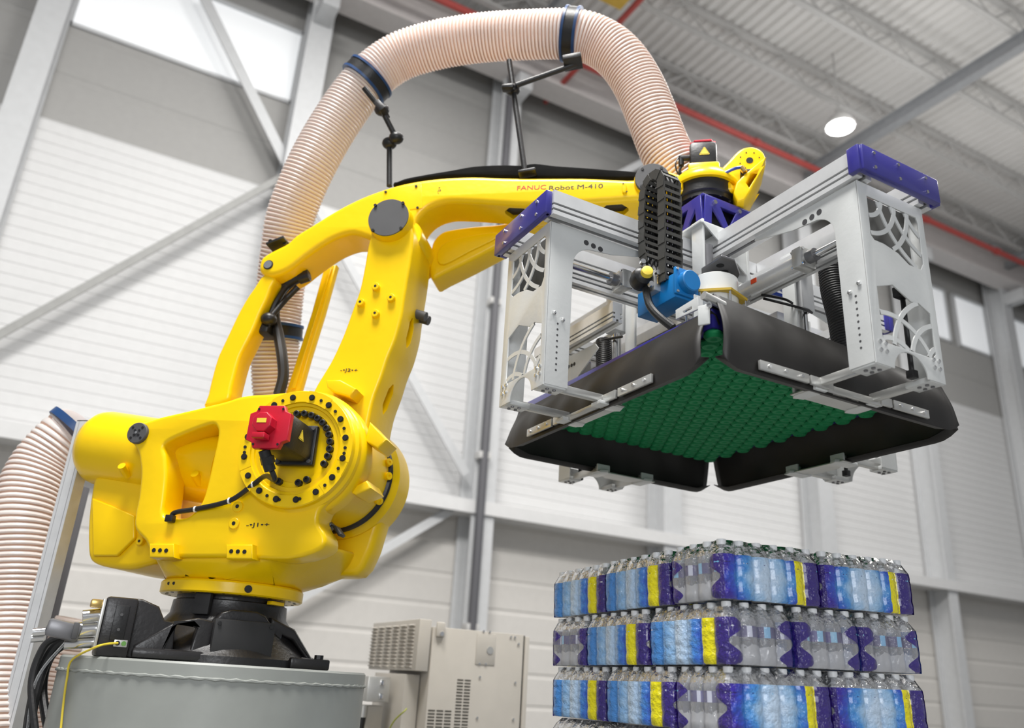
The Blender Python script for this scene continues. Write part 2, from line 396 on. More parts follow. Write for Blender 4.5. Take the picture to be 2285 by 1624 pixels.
tag(obj('sprinkler_pipe', bm, M['redpipe']), 'short red pipe crossing the ceiling beside the yellow crane beam', 'pipe')
t = thing('crane_beam', 'yellow crane beam end up at the top edge behind the hose', 'beam', (6.6, 8.4, 13.0))
B('web', (0, 0, .25), (.25, 2.6, .5), M['craney'], t); B('flange', (0, 0, 0), (.5, 2.6, .05), M['craney'], t)
# horizontal girt ledge, pipe, braces
t = thing('wall_girt', 'pale horizontal ledge girt along the lower back wall', 'girt', (-14, YW-.3, 4.03))
B('ledge', (30, 0, 0), (60, .6, .17), M['wall'], t, bev=0); B('lip', (30, -.325, .0), (60, .04, .22), M['wall'], t, bev=0)
t = thing('wall_pipe', 'dark grey vertical pipe on the third column', 'pipe', (5.98, YW-.72, 0))
bm = bmesh.new(); cyl(bm, (0, 0, 2.0), (0, 0, 13), .075, seg=14); obj('pipe_run', bm, M['coldark'], t)
for z in (2.1, 4.9, 7.8): B('clip', (0, .05, z), (.22, .2, .12), M['roofd'], t)
def brace(x0, z0, x1, z1, wd, label, y=YW-.42, m=None):
    m = m or M['colpaint']
    L = math.hypot(x1-x0, z1-z0); an = math.atan2(z1-z0, x1-x0)
    t = thing('wall_brace', label, 'brace', (x0, y, z0))
    R = Matrix.Rotation(-an, 3, 'Y')
    B('angle_leg', R @ Vector((L/2, 0, 0)), (L, .04, wd), m, t, rot=R, bev=0)
    B('angle_leg', R @ Vector((L/2, wd*.45, wd*.5)), (L, wd, .04), m, t, rot=R, bev=0)
brace(-.05, 12.3, 1.95, 9.4, .17, 'steep pale diagonal brace crossing the bright top left window')
brace(-2.0, 4.6, 2.0, 9.2, .10, 'thin grey diagonal brace rising to the second column on the left', m=M['bracegrey'])
brace(2.4, 9.0, 5.8, 4.6, .14, 'grey diagonal brace falling behind the boom towards the dark pipe')
brace(2.3, 1.6, 5.6, 3.95, .12, 'grey diagonal brace below the girt beside the dark pipe')
brace(6.4, 9.6, 9.8, 12.6, .14, 'grey diagonal brace seen between boom and hose')
# lit high-bay lamp seen below the roof
def lamp(x, y, z, label):
    t = thing('high_bay_lamp', label, 'lamp', (x, y, z))
    LA('shade', (0, 0, 0), (0, 0, 1), [(.29, 0), (.30, .02), (.22, .22), (.08, .3), (.08, .42)], M['roofd'], t)
    LA('diffuser', (0, 0, -.012), (0, 0, 1), [(.27, 0), (.27, .01)], M['lampw'], t)
    CY('stem', (0, 0, .42), (0, 0, 1.96), .02, M['roofd'], t, seg=8)
    l = bpy.data.lights.new('lamp_glow', 'POINT'); l.energy = 60; l.shadow_soft_size = .25
    o = bpy.data.objects.new('lamp_glow', l); COL.objects.link(o); o.parent = t; o.location = (0, 0, -.35)
lamp(12.4, 9.55, 12.6, 'glowing round high-bay lamp hanging under the roof above the gripper')
# ---------------------------------------------------------------- robot pedestal and robot
BX = (0.739,4.018,1.31)
AZ = math.radians(-39)
PZ = BX[2]
ped = thing('robot_pedestal', 'large round grey welded steel pedestal under the robot', 'pedestal', (BX[0], BX[1], 0), AZ)
LA('drum', (0, 0, 0), (0, 0, 1), [(.636, 0), (.636, PZ-.008), (.63, PZ), (0, PZ)], M['pedestal'], ped, seg=72)
bm = bmesh.new(); pts = [Vector((0+.638*math.cos(t*2*PI/220), .638*math.sin(t*2*PI/220), PZ-.055+.0015*math.sin(t*2.1))) for t in range(221)]
tube(bm, pts, .006, 6, [.0055+.0018*math.sin(i*1.7) for i in range(221)]); obj('weld_bead', bm, M['pedestal'], ped)
rob = thing('industrial_robot', 'large yellow palletizing robot arm on the grey pedestal', 'robot', BX, AZ)
# --- black base, set square to the hall
CM = M['casting']
base = obj('base', (lambda bm: (lathe(bm, (0, 0, .0), (0, 0, 1), [(.40, 0), (.40, .03), (.385, .045), (.33, .10), (.275, .17), (.252, .20), (.247, .255), (.235, .26), (.235, .29)], 64), bm)[1])(bmesh.new()), CM, rob)
base.rotation_euler = (0, 0, -AZ)
B('cover_plate', (.005, -.335, .092), (.245, .07, .16), M['blackm'], base, bev=.004)
slab('cover_hood', [[(-.115, .165), (.12, .165), (.09, .20), (.05, .215), (-.05, .215), (-.09, .20)]], -.33, -.22, CM, base, bev=.01)
for x in (-.10, .11):
    for z in (.03, .155):
        CY('bolt', (x, -.368, z), (x, -.376, z), .008, M['black'], base, seg=8)
slab('rib', [[(.13, .0), (.40, .0), (.40, .03), (.33, .05), (.24, .16), (.13, .20)], [(.185, .05), (.30, .05), (.235, .115), (.19, .13)]], -.26, -.20, CM, base, bev=.012)
slab('rib', [[(-.40, .0), (-.115, .0), (-.115, .16), (-.18, .17), (-.26, .15), (-.40, .05)], [(-.285, .045), (-.19, .042), (-.178, .13), (-.20, .148), (-.262, .14)]], -.34, -.27, CM, base, bev=.010)
slab('rib', [[(.13, .0), (.40, .0), (.40, .03), (.33, .05), (.24, .16), (.13, .20)]], .20, .26, CM, base, bev=.012)
B('foot', (.30, -.27, .022), (.17, .17, .044), CM, base, bev=.008)
B('foot', (.30, .27, .022), (.17, .17, .044), CM, base, bev=.008)
B('foot', (-.26, .29, .022), (.17, .17, .044), CM, base, bev=.008)
CY('bolt', (.34, -.33, .044), (.34, -.33, .06), .02, M['black'], base, seg=8)
B('skirt_bar', (-.26, -.345, .022), (.29, .05, .038), CM, base, bev=.012)
cb = B('connector_block', (-.475, -.26, .11), (.115, .22, .22), CM, base, bev=.012)
slab('buttress', [[(-.43, .0), (-.25, .0), (-.26, .145), (-.305, .15), (-.335, .20), (-.40, .222), (-.43, .222)]], -.33, -.19, CM, base, bev=.010)
B('recess', (-.47, -.372, .125), (.05, .01, .13), M['black'], cb, bev=.003)
B('port_plate', (-.452, -.372, .051), (.048, .012, .026), M['galv'], cb, bev=.002)
CY('port', (-.463, -.378, .051), (-.463, -.382, .051), .009, M['black'], cb, seg=12)
CY('port', (-.441, -.378, .051), (-.441, -.382, .051), .009, mat('green_port', (.12, .3, .06), .5), cb, seg=12)
for z in (.10, .155): CY('bolt', (-.47, -.376, z), (-.47, -.381, z), .006, M['disc'], cb, seg=8)
B('connector_plate', (-.538, -.27, .12), (.012, .19, .18), M['galv'], base, bev=.003)
B('brass_fitting', (-.56, -.33, .19), (.05, .05, .03), M['brass'], base, bev=.006)
for k, (z, r) in enumerate(((.15, .026), (.10, .03), (.05, .022))):
    CY('connector', (-.54, -.30+.02*k, z), (-.60-.02*k, -.30+.02*k, z-.012), r, M['steel'], base, seg=14)
B('connector_hood', (-.655, -.31, .085), (.12, .055, .065), M['darkplate'], base, rot=Matrix.Rotation(.15, 3, 'Y'), bev=.012)
B('connector_latch', (-.615, -.35, .085), (.02, .01, .06), M['disc'], base, bev=.003)
for q in (0, 1): CY('cable_gland', (-.715, -.325+.04*q, .075-.02*q), (-.755, -.325+.04*q, .068-.02*q), .016, M['steel'], base, seg=14)
B('stop_block', (-.155, -.215, .235), (.07, .03, .09), M['blackm'], base, rot=Matrix.Rotation(-.6, 3, 'Z'), bev=.004)
B('stop_block', (.15, -.21, .262), (.08, .03, .016), M["yellow"], base, rot=Matrix.Rotation(.6, 3, 'Z'), bev=.003)
# --- yellow turret
Y = M['yellow']
tur = LA('turret_flange', (0, 0, .278), (0, 0, 1), [(.22, 0), (.304, 0), (.311, .006), (.311, .046), (.304, .054), (.22, .054)], Y, rob, seg=72)
for i in range(26):
    an = 2*PI*i/26
    CY('flange_hole', (.28*math.cos(an), .28*math.sin(an), .2785), (.28*math.cos(an), .28*math.sin(an), .2765), .007, M['black'], tur, seg=8)
for x in (-.16, -.125): CY('flange_hole', (x, -math.sqrt(.311**2-x*x)-.002, .31), (x, -math.sqrt(.311**2-x*x)+.004, .31), .007, M['black'], tur, seg=8)
CY('sight_hole', (.20, -.245, .303), (.18, -.22, .306), .016, M['black'], tur, seg=12)
front = [(u, z) for u, z in [(-0.2268,0.4021),(0.2637,0.4104),(0.5203,0.3971),(0.6322,0.4314)]]
zb = front[1][1]
low = []
for an in range(0, 360, 15): low.append((.285*math.cos(math.radians(an)), .285*math.sin(math.radians(an)), .325))
body_pts = low + [(front[0][0], -.34, zb), (.30, -.34, zb-.01), (front[0][0]+.02, .34, zb), (.46, .3, zb+.02), (.50, -.12, zb+.10), (.50, .34, zb+.13), (front[0][0]-.0, -.30, zb+.10), (front[0][0], .3, zb+.10), (.40, -.32, zb+.08)]
body = hull('turret_body', body_pts, Y, rob, bev=.02, seg=3)
cheek = slab('turret_cheek', [cr([(-0.4667,0.9822),(-0.4346,0.9994),(-0.3868,1.008),(-0.3066,1.032),(-0.2235,1.051),(-0.1177,1.076),(-0.0002,1.106),(0.0553,1.125),(0.1145,1.135),(0.2006,1.139),(0.2853,1.147),(0.392,1.147),(0.5024,1.113),(0.5852,1.04),(0.6295,0.9394),(0.6415,0.8505),(0.616,0.7435),(0.5658,0.6758),(0.5231,0.6277),(0.5197,0.5714),(0.5595,0.517),(0.5481,0.4619),(0.4077,0.4176),(0.1675,0.4173),(-0.0362,0.4108),(-0.1939,0.4151),(-0.2572,0.4757),(-0.3158,0.522),(-0.3324,0.5799),(-0.3345,0.6587),(-0.3482,0.7588),(-0.3676,0.8197),(-0.3953,0.8774),(-0.4483,0.9272)], 3, True),
   cr([(-0.2623,0.8992),(-0.1967,0.9412),(-0.0629,0.9939),(-0.0254,0.9815),(-0.0117,0.9359),(-0.0136,0.8398),(-0.0172,0.7237),(-0.0269,0.6489),(-0.0565,0.5997),(-0.0935,0.5757),(-0.1747,0.5777),(-0.1993,0.6004),(-0.2069,0.6611),(-0.2192,0.7606),(-0.2423,0.8416)], 4, True)], -.36, -.20, Y, rob, bev=.018, res=3)
# far cheek
slab('turret_cheek', [cr([(-0.0002,1.106),(0.2006,1.139),(0.392,1.147),(0.5852,1.04),(0.6295,0.9394),(0.6415,0.8505),(0.616,0.7435),(0.5481,0.4619),(0.4077,0.4176),(-0.0362,0.4108),(-0.1939,0.4151),(-0.1386,0.6821),(-0.0099,0.8846)], 3, True)], .16, .32, Y, rob, bev=.03)
J2u, J2z = [(0.3877,0.8785)][0]
RR = .258
ring = LA('joint_ring', (J2u, -.36, J2z), (0, -1, 0), [(RR*1.06, -.02), (RR*1.05, .0), (RR*1.005, .012), (RR, .018), (RR, .04), (RR*.985, .045), (RR*.80, .045), (RR*.785, .036), (RR*.74, .034), (RR*.73, .026), (RR*.66, .028), (RR*.65, .022), (RR*.57, .022), (RR*.56, .012), (0, .012)], Y, cheek, seg=96, angle=25)
bm0 = bmesh.new(); cyl(bm0, (0, -.006, 0), (0, 0, 0), .0135, seg=14); cyl(bm0, (0, -.0085, 0), (0, -.006, 0), .011, .0085, seg=14)
b0 = obj('bolt', bm0, M['black'], cheek)
sm0 = bmesh.new(); cyl(sm0, (0, -.004, 0), (0, 0, 0), .007, seg=10); s0 = obj('bolt_hole', sm0, M['black'], cheek)
sc0 = bmesh.new(); lathe(sc0, (0, 0, 0), (0, -1, 0), [(.0145, 0), (.0145, .022), (.012, .024), (.007, .024), (.007, .016), (0, .016)], 14); k0 = obj('cap_screw', sc0, M['black'], cheek)
def ringput(src, r, angs, y, parent):
    for i, a_ in enumerate(angs):
        o = src if (i == 0 and not src.get('used')) else src.copy()
        if o is not src: COL.objects.link(o)
        src['used'] = 1
        o.parent = parent; o.location = (J2u+r*math.cos(math.radians(a_)), y, J2z+r*math.sin(math.radians(a_)))
        if 'used' in o and o is not src: del o['used']
YR = -.36-.046
ringput(b0, RR*.885, [11+22.5*i for i in range(16)], YR, cheek)
ringput(s0, RR*.885, [0, -6, 22, 45, 67, 113, 180, 186, 225, 247, 262, 285, 315, 337], YR, cheek)
ringput(k0, RR*.60, [97, 84, 71, 59, 47, 35, 23, 11, -1, -13, -26, -62, -76, -110, -122], -.36-.022, cheek)
for o in (b0, s0, k0):
    if 'used' in o: del o['used']
# raised pads on the ring
for a0, a1 in ((98, 123), (57, 84), (-14, 14), (172, 204), (206, 228), (-50, -28)):
    n = 10; A0, A1 = math.radians(a0), math.radians(a1)
    lp = [(J2u+RR*1.0*math.cos(A0+(A1-A0)*i/n), J2z+RR*1.0*math.sin(A0+(A1-A0)*i/n)) for i in range(n+1)] + [(J2u+RR*.79*math.cos(A1+(A0-A1)*i/n), J2z+RR*.79*math.sin(A1+(A0-A1)*i/n)) for i in range(n+1)]
    slab('pad', [lp], -.36-.0462, -.36-.0445, Y, cheek)
# turret front details
def bossat(px, n, r, h, parent, m=Y, hole=True, name='boss'):
    u, z = px
    o = LA(name, (u, -n+.01, z), (0, -1, 0), [(r*1.2, 0), (r, .012), (r, .01+h), (r*.9, .012+h), (r*.36, .012+h), (r*.36, .006+h), (0, .006+h)], m, parent, seg=20)
    if hole: CY('boss_hole', (u, -n-h-.003, z), (u, -n-h-.0018, z), r*.34, M['black'], parent, seg=10)
for p in [(0.1489,0.6292),(0.1464,0.5566)]: bossat(p, .345, .024, .02, cheek)
for pp in ([(-0.2037,0.4565),(-0.089,0.4599),(-0.076,0.4025),(-0.19,0.3988)], [(0.1476,0.4631),(0.2663,0.4666),(0.277,0.4083),(0.1591,0.4045)]):
    slab('mounting_pad', [pp], -.40, -.30, Y, cheek, bev=.006)
    zc = sum(q[1] for q in pp)/4; ua = pp[0][0]; ub = pp[1][0]
    for f in (.25, .5, .75): CY('threaded_hole', (ua+(ub-ua)*f, -.4005, zc), (ua+(ub-ua)*f, -.402, zc), .009, M['black'], cheek, seg=10)
def label_at(px0, n, body, size, parent, m, sx=1.3, ang=0.0):
    u, z = px0
    M4 = Matrix.Translation((u, -n, z)) @ Matrix.Rotation(PI/2, 4, 'X') @ Matrix.Rotation(ang, 4, 'Z')
    return text('lettering', body, size, M4, m, parent, sx)
label_at([(0.2011,0.5448)][0], .3615, '-\u2022J1\u2022+', .024, cheek, M['text'], 1.9, .03)
# rear pivot cover and gas spring
ru, rz = [(-0.3998,0.9498)][0]
LA('pivot_boss', (ru, -.22, rz), (0, -1, 0), [(.05, 0), (.05, .14)], Y, cheek, seg=32)
pc = LA('pivot_cover', (ru, -.36, rz), (0, -1, 0), [(.049, 0), (.049, .014), (.046, .017), (0, .017)], M['disc'], cheek, seg=40)
for a_ in range(4):
    for r in (.034, .015):
        x = ru+r*math.cos(PI/4+a_*PI/2); z = rz+r*math.sin(PI/4+a_*PI/2)
        CY('screw', (x, -.377, z), (x, -.379, z), .006, M['black'], pc, seg=8)
CY('pin', (ru, -.377, rz), (ru, -.383, rz), .006, M['steel'], pc, seg=8)
cA, cB = [(-0.8468,-0.08,0.9683),(-0.0678,-0.08,0.8647)]
cA, cB = Vector(cA), Vector(cB)
d = (cB-cA).normalized()
gas = LA('balancer_cylinder', cA, d, [(0, -.0), (.10, .0), (.15, .02), (.175, .055), (.182, .09), (.182, (cB-cA).length), (.12, (cB-cA).length+.02)], Y, rob, seg=56, angle=60)
for p in [(-0.5197,-0.235,0.8043),(-0.1443,-0.235,0.7719)]:
    CY('lug', Vector(p)+Vector((0, .03, -.012)), Vector(p)+Vector((0, -.03, .02)), .018, Y, gas, seg=14)
cw = slab('rear_housing', [cr([(-0.7193,0.8007),(-0.7244,0.7145),(-0.7063,0.5882),(-0.6776,0.4757),(-0.6519,0.4157),(-0.6084,0.3911),(-0.5297,0.3778),(-0.4382,0.373),(-0.3644,0.3913),(-0.284,0.4275),(-0.2919,0.5574),(-0.3157,0.6801),(-0.3396,0.7636),(-0.5091,0.7929),(-0.6303,0.8063)], 3, True)], -.17, .22, Y, rob, bev=.03, res=3)
hull('rear_facet', [(u, y, z) for (u, z) in [(-0.6936,0.6893),(-0.5766,0.6538),(-0.4506,0.611),(-0.4254,0.5098),(-0.4949,0.4277),(-0.6166,0.4239)] for y in (-.168, -.19)], Y, cw, bev=.008)
for p in [(-0.3976,0.4969)]: bossat(p, .17, .018, .02, cw)
# far joint housing with black cable arc
fh = LA('joint_housing', (J2u, -.20, J2z), (0, 1, 0), [(.255, 0), (.262, .265), (.25, .27), (.25, .305), (.268, .31), (.295, .345), (.295, .50), (.28, .51), (0, .51)], Y, rob, seg=72, angle=30)
bm = bmesh.new(); tube(bm, [Vector((J2u+.260*math.cos(t), .088, J2z+.260*math.sin(t))) for t in [math.radians(-100+5*i) for i in range(32)]], .019, 8)
obj('cable', bm, M['black'], fh)
for a_ in (-2, 12, -28): LA('boss', (J2u+.262*math.cos(math.radians(a_)), .05, J2z+.262*math.sin(math.radians(a_))), (math.cos(math.radians(a_)), -.6, math.sin(math.radians(a_))), [(.02, 0), (.018, .02), (.006, .021), (.006, .016), (0, .016)], Y, fh, seg=14)
B('stop_bracket', [(0.5043,-0.2,0.588)][0], (.035, .06, .03), M['black'], fh, rot=Matrix.Rotation(.7, 3, 'Y'))
B('stop_bracket', [(0.5533,-0.2,0.5622)][0], (.015, .06, .05), M['black'], fh, rot=Matrix.Rotation(-.7, 3, 'Y'))
# J2 motor
mu, mz = [(0.3943,0.8885)][0]
ru_, rz_ = [(0.3847,0.8941)][0]
mo = B('motor_body', (mu, -.52, mz), (.150, .26, .150), M['black'], rob, bev=.026)
mo.name = 'motor'
B('motor_flange', (mu, -.395, mz), (.172, .03, .176), M['black'], mo, bev=.008)
for sx, sz in ((1, 1), (1, -1), (-1, -1), (-1, 1)): CY('bolt', (mu+.07*sx, -.41, mz+.072*sz), (mu+.07*sx, -.42, mz+.072*sz), .009, M['disc'], mo, seg=10)
h = .089
def octo(cx, cz, h, cut):
    pts = []
    for qx, qz in ((1, 1), (-1, 1), (-1, -1), (1, -1)):
        p0 = (cx+qx*h, cz+qz*(h-cut)); p1 = (cx+qx*(h-cut), cz+qz*h); pm = (cx+qx*(h-cut*.72), cz+qz*(h-cut*.72))
        pts += [p0, pm, p1] if qx*qz > 0 else [p1, pm, p0]
    return pts
er = Matrix.Rotation(0, 3, 'Y')
end = slab('end_cap', [octo(mu, mz, .088, .034)], -.675, -.645, M['red'], mo, bev=.003)
slab('encoder_cover', [circ(mu-.006, mz+.006, .042, 8, PI/8, 2*PI+PI/8)], -.725, -.672, M['red'], end, bev=.004)
B('connector_cover', (mu-.008, -.71, mz-.05), (.054, .045, .022), M['red'], end, bev=.003)
CY('connector', (mu-.008, -.705, mz-.030), (mu-.008, -.705, mz-.042), .009, M['disc'], end, seg=12)
B('rating_plate', (mu-.006, -.7262, mz+.010), (.040, .001, .018), M['yellowtag'], end, bev=0)
for sx, sz in ((1, 1), (1, -1), (-1, -1), (-1, 1)):
    CY('screw', (mu+.052*sx, -.676, mz+.073*sz), (mu+.052*sx, -.678, mz+.073*sz), .005, M['black'], end, seg=8)
def warn(name, p, e1, e2, s, parent):
    p, e1, e2 = Vector(p), Vector(e1).normalized(), Vector(e2).normalized(); nn = e1.cross(e2).normalized()
    for q, mm, of in ((1.0, M['yellowtag'], .0006), (.84, M['black'], .0010), (.76, M['yellowtag'], .0014)):
        bm = bmesh.new(); vs = [bm.verts.new(p+e1*(x*s*q)+e2*(y*s*q)+nn*of) for x, y in ((-.95, -.6), (-.85, -.72), (.85, -.72), (.95, -.6), (.12, .95), (-.12, .95))]
        bm.faces.new(vs); obj(name if q == 1.0 else 'warning_mark', bm, mm, parent, False, recalc=False)
warn('warning_label', (mu+.0765, -.53, mz+.005), (0, 1, 0), (0, 0, 1), .026, mo)
CY('cable_gland', (mu-.02, -.64, mz-.088), (mu+.0, -.60, mz-.16), .023, M['black'], mo, seg=16)
CY('gland_nut', (mu-.012, -.625, mz-.11), (mu-.006, -.612, mz-.135), .028, M['black'], mo, seg=8)
TU('motor_cable', [(mu, -.60, mz-.15), (mu+.01, -.57, mz-.19)] + [(0.3033,-0.46,0.7393),(0.2142,-0.4,0.7083),(0.1161,-0.38,0.6493),(-0.0326,-0.37,0.6137),(-0.1302,-0.37,0.5961),(-0.1481,-0.365,0.5773)], .011, M['black'], rob, 10, 8)
B('cable_clip', [(-0.1462,-0.375,0.5677)][0], (.035, .03, .03), M['black'], cheek, bev=.003)
for p in [(0.2258,-0.405,0.715),(0.1161,-0.38,0.6493),(-0.0406,-0.37,0.6116)]:
    CY('cable_tie', Vector(p)+Vector((-.004, 0, 0)), Vector(p)+Vector((.004, 0, 0)), .0135, M['capw'], cheek, seg=10)
dk = thing('dark_upright', 'dark grey upright panel behind the aluminium post', 'panel', (0, 0, 0))
q_ = Matrix.Translation(BX) @ Matrix.Rotation(AZ, 4, 'Z') @ Vector([(-1.38,0.55,0.9045)][0]); dk.location = (q_.x, q_.y, 0); dk.rotation_euler = (0, 0, AZ)
B('panel', (0, 0, q_.z/2), (.11, .02, q_.z), M['coldark'], dk); B('panel_edge', (.05, .02, q_.z/2), (.012, .04, q_.z), M['coldark'], dk)
# --- lower arm
arm_out = [(0.5103,2.035),(0.5033,1.98),(0.4998,1.863),(0.4913,1.733),(0.4717,1.64),(0.4414,1.497),(0.4031,1.371),(0.3697,1.295),(0.3366,1.219),(0.3235,1.147),(0.3437,1.017),(0.4247,0.9124),(0.5581,0.8724),(0.6173,0.9348),(0.6209,1.006),(0.6322,1.153),(0.6607,1.272),(0.6798,1.368),(0.7046,1.455),(0.7225,1.57),(0.7253,1.666),(0.7304,1.783),(0.7342,1.854),(0.7358,1.967),(0.728,2.041),(0.6973,2.134),(0.6511,2.194),(0.5841,2.224),(0.5314,2.208),(0.5038,2.144)]
arm = slab('lower_arm', [cr(arm_out, 3, True)], -.20, .12, Y, rob, bev=.018, res=3)
hub = LA('arm_hub', (J2u, -.34, J2z), (0, 1, 0), [(.255, 0), (.282, .02), (.285, .05), (.285, .11)], Y, arm, seg=72, angle=50)
J3u, J3z = [(0.6121,2.096)][0]
LA('pivot_boss', (J3u, -.19, J3z), (0, -1, 0), [(.112, 0), (.108, .04), (.106, .055)], Y, arm, seg=48)
dc = LA('pivot_cover', (J3u, -.243, J3z), (0, -1, 0), [(.103, 0), (.103, .008), (0, .008)], M['disc'], arm, seg=56)
for a_ in (35, 125, 215, 305): LA('screw', (J3u+.101*math.cos(math.radians(a_+12)), -.25, J3z+.101*math.sin(math.radians(a_+12))), (0, -1, 0), [(.008, 0), (.008, .01), (0, .01)], M['black'], dc, seg=10)
for p in [(0.5789,1.735),(0.663,1.673),(0.5123,1.653),(0.5943,1.592)]: bossat(p, .20, .019, .02, arm)
label_at([(0.4524,1.304)][0], .2015, '-\u2022J2\u2022+', .022, arm, M['text'], 1.7, -.03)
for pp, n0, n1 in (([(0.4348,1.226),(0.504,1.226),(0.585,1.182),(0.5603,1.144),(0.4846,1.165),(0.4442,1.191)], -.30, -.18), ([(0.6679,1.028),(0.7563,0.9465),(0.7202,0.9058),(0.6563,0.9397)], -.30, -.15), ([(0.5943,0.7255),(0.6797,0.772),(0.7044,0.7371),(0.6375,0.7067)], -.28, -.10)):
    slab('stopper_block', [pp], n0, n1, Y, arm, bev=.008)
# pockets on the arm's side
def side_pocket(pxs, parent, m=M['black']):
    pass
RM = arm
def cut(o, bm):
    me = bpy.data.meshes.new('cutter'); bmesh.ops.recalc_face_normals(bm, faces=bm.faces); bm.to_mesh(me); bm.free()
    c = bpy.data.objects.new('cutter', me); COL.objects.link(c)
    c.parent = o.parent; c.matrix_parent_inverse = o.matrix_parent_inverse.copy(); c.location = o.location
    md = o.modifiers.new('cut', 'BOOLEAN'); md.object = c; md.operation = 'DIFFERENCE'; md.solver = 'EXACT'
    bpy.context.view_layer.update()
    new = bpy.data.meshes.new_from_object(o.evaluated_get(bpy.context.evaluated_depsgraph_get()))
    o.modifiers.clear(); old = o.data; new.name = old.name; o.data = new
    bpy.data.meshes.remove(old); bpy.data.objects.remove(c); bpy.data.meshes.remove(me)
    if new.materials: pass
    new.set_sharp_from_angle(angle=math.radians(38))
def lens_cut(p, tang, hl, hw, depth, axis):
    """lens shaped cutter centred on p; long direction tang, cutting along axis"""
    p, t, ax = Vector(p), Vector(tang).normalized(), Vector(axis).normalized(); s = t.cross(ax).normalized()
    bm = bmesh.new(); prof = [(-1, -.15), (-.55, -1), (.55, -1), (1, -.15), (1, .3), (.55, 1), (-.55, 1), (-1, .3)]
    A = [bm.verts.new(p+t*(a_*hl)+s*(b_*hw)-ax*depth) for a_, b_ in prof]; Bq = [bm.verts.new(p+t*(a_*hl)+s*(b_*hw)+ax*depth) for a_, b_ in prof]
    bm.faces.new(A); bm.faces.new(Bq[::-1])
    for i in range(len(prof)): j = (i+1) % len(prof); bm.faces.new((A[i], Bq[i], Bq[j], A[j]))
    return bm
for px, tt in (([(0.7249,-0.05,1.559)], (.33, 0, .94)), ([(0.6596,-0.05,1.215)], (.3, 0, .95))):
    cut(arm, lens_cut(px[0], tt, .075, .034, .10, (tt[2], 0, -tt[0])))
for p in [(0.7462,-0,1.678),(0.7448,0.06,1.684)]:
    CY('plug', Vector(p)-Vector((.03, 0, -.01)), Vector(p)+Vector((.03, 0, -.01)), .024, M['disc'], arm, seg=20)
# --- boom
boom_top = [(-0.1197,1.931),(-0.1132,1.978),(-0.0785,2.009),(-0.0398,2.031),(0.0173,2.063),(0.0597,2.109),(0.1495,2.172),(0.2396,2.235),(0.3311,2.289),(0.4241,2.333),(0.5184,2.366),(0.6133,2.391),(0.7327,2.408),(0.8522,2.414),(0.995,2.411),(1.137,2.396),(1.322,2.382),(1.549,2.368),(1.771,2.343),(1.879,2.331)]
boom_bot = [(1.879,2.214),(1.81,2.22),(1.647,2.217),(1.442,2.215),(1.284,2.219),(1.184,2.229),(1.021,2.249),(0.9129,2.26),(0.8445,2.261),(0.7823,2.243),(0.7383,2.208),(0.7103,2.157),(0.6922,2.059),(0.6698,1.983),(0.5901,1.961),(0.4835,2.055),(0.3813,2.099),(0.2981,2.085),(0.2188,2.041),(0.1314,1.971),(0.0563,1.904),(-0.0194,1.871),(-0.0751,1.878),(-0.109,1.9)]
boom = slab('boom', [cr(boom_top+boom_bot, 3, True)], -.11, .11, Y, rob, bev=.03, res=4)
tu, tz = [(-0.0625,1.932)][0]
CY('link_pin', (tu, -.112, tz), (tu, -.118, tz), .022, M['steel'], boom, seg=20)
CY('link_pin_hole', (tu, -.1105, tz), (tu, -.1125, tz), .027, M['black'], boom, seg=20)
slab('access_cover', [[(0.5122,2.344),(0.7115,2.383),(0.7343,2.229),(0.5877,2.215),(0.5223,2.259)]], -.113, -.105, Y, boom, bev=.002)
for p in [(0.5254,2.335),(0.6874,2.36),(0.708,2.23)]: LA('screw', (p[0], -.112, p[1]), (0, -1, 0), [(.007, 0), (.007, .006), (0, .006)], M['black'], boom, seg=8)
text('lettering', 'FANUC', .036, Matrix.Translation(([(1.22,2.308)][0][0], -.1106, [(1.22,2.308)][0][1])) @ Matrix.Rotation(PI/2, 4, 'X') @ Matrix.Rotation(-.015, 4, 'Z'), M['textred'], boom, fit=[(1.367,2.3)][0][0]-[(1.22,2.308)][0][0])
text('lettering', 'Robot M-410', .036, Matrix.Translation(([(1.383,2.299)][0][0], -.1106, [(1.383,2.299)][0][1])) @ Matrix.Rotation(PI/2, 4, 'X') @ Matrix.Rotation(-.015, 4, 'Z'), M['text'], boom, fit=[(1.651,2.283)][0][0]-[(1.383,2.299)][0][0])
text('lettering', '+\nJ3\n-', .016, Matrix.Translation(([(0.8056,2.349)][0][0], -.1106, [(0.8063,2.341)][0][1])) @ Matrix.Rotation(PI/2, 4, 'X'), M['text'], boom, 1.4)
for p in [(1.216,-0.02,2.226),(1.705,-0.02,2.219)]:
    bm = bmesh.new(); box(bm, p, (.115, .055, .12), bev=0.0)
    bm2 = lens_cut(p, (1, 0, 0), .068, .055, .06, (0, 0, 1)); bm.free(); cut(boom, bm2)
    B('slot_liner', (p[0], p[1], p[2]+.035), (.14, .11, .012), M['black'], boom, bev=0)
for pp in ([(1.747,2.307),(1.765,2.306),(1.765,2.26),(1.748,2.261)],):
    slab('terminal_pad', [cr(pp, 4, True)], -.122, -.1, Y, boom, bev=.003)
    for q in (pp[0], pp[2]): CY('screw', (q[0]+.004, -.122, q[1]), (q[0]+.004, -.1235, q[1]), .004, M['black'], boom, seg=8)
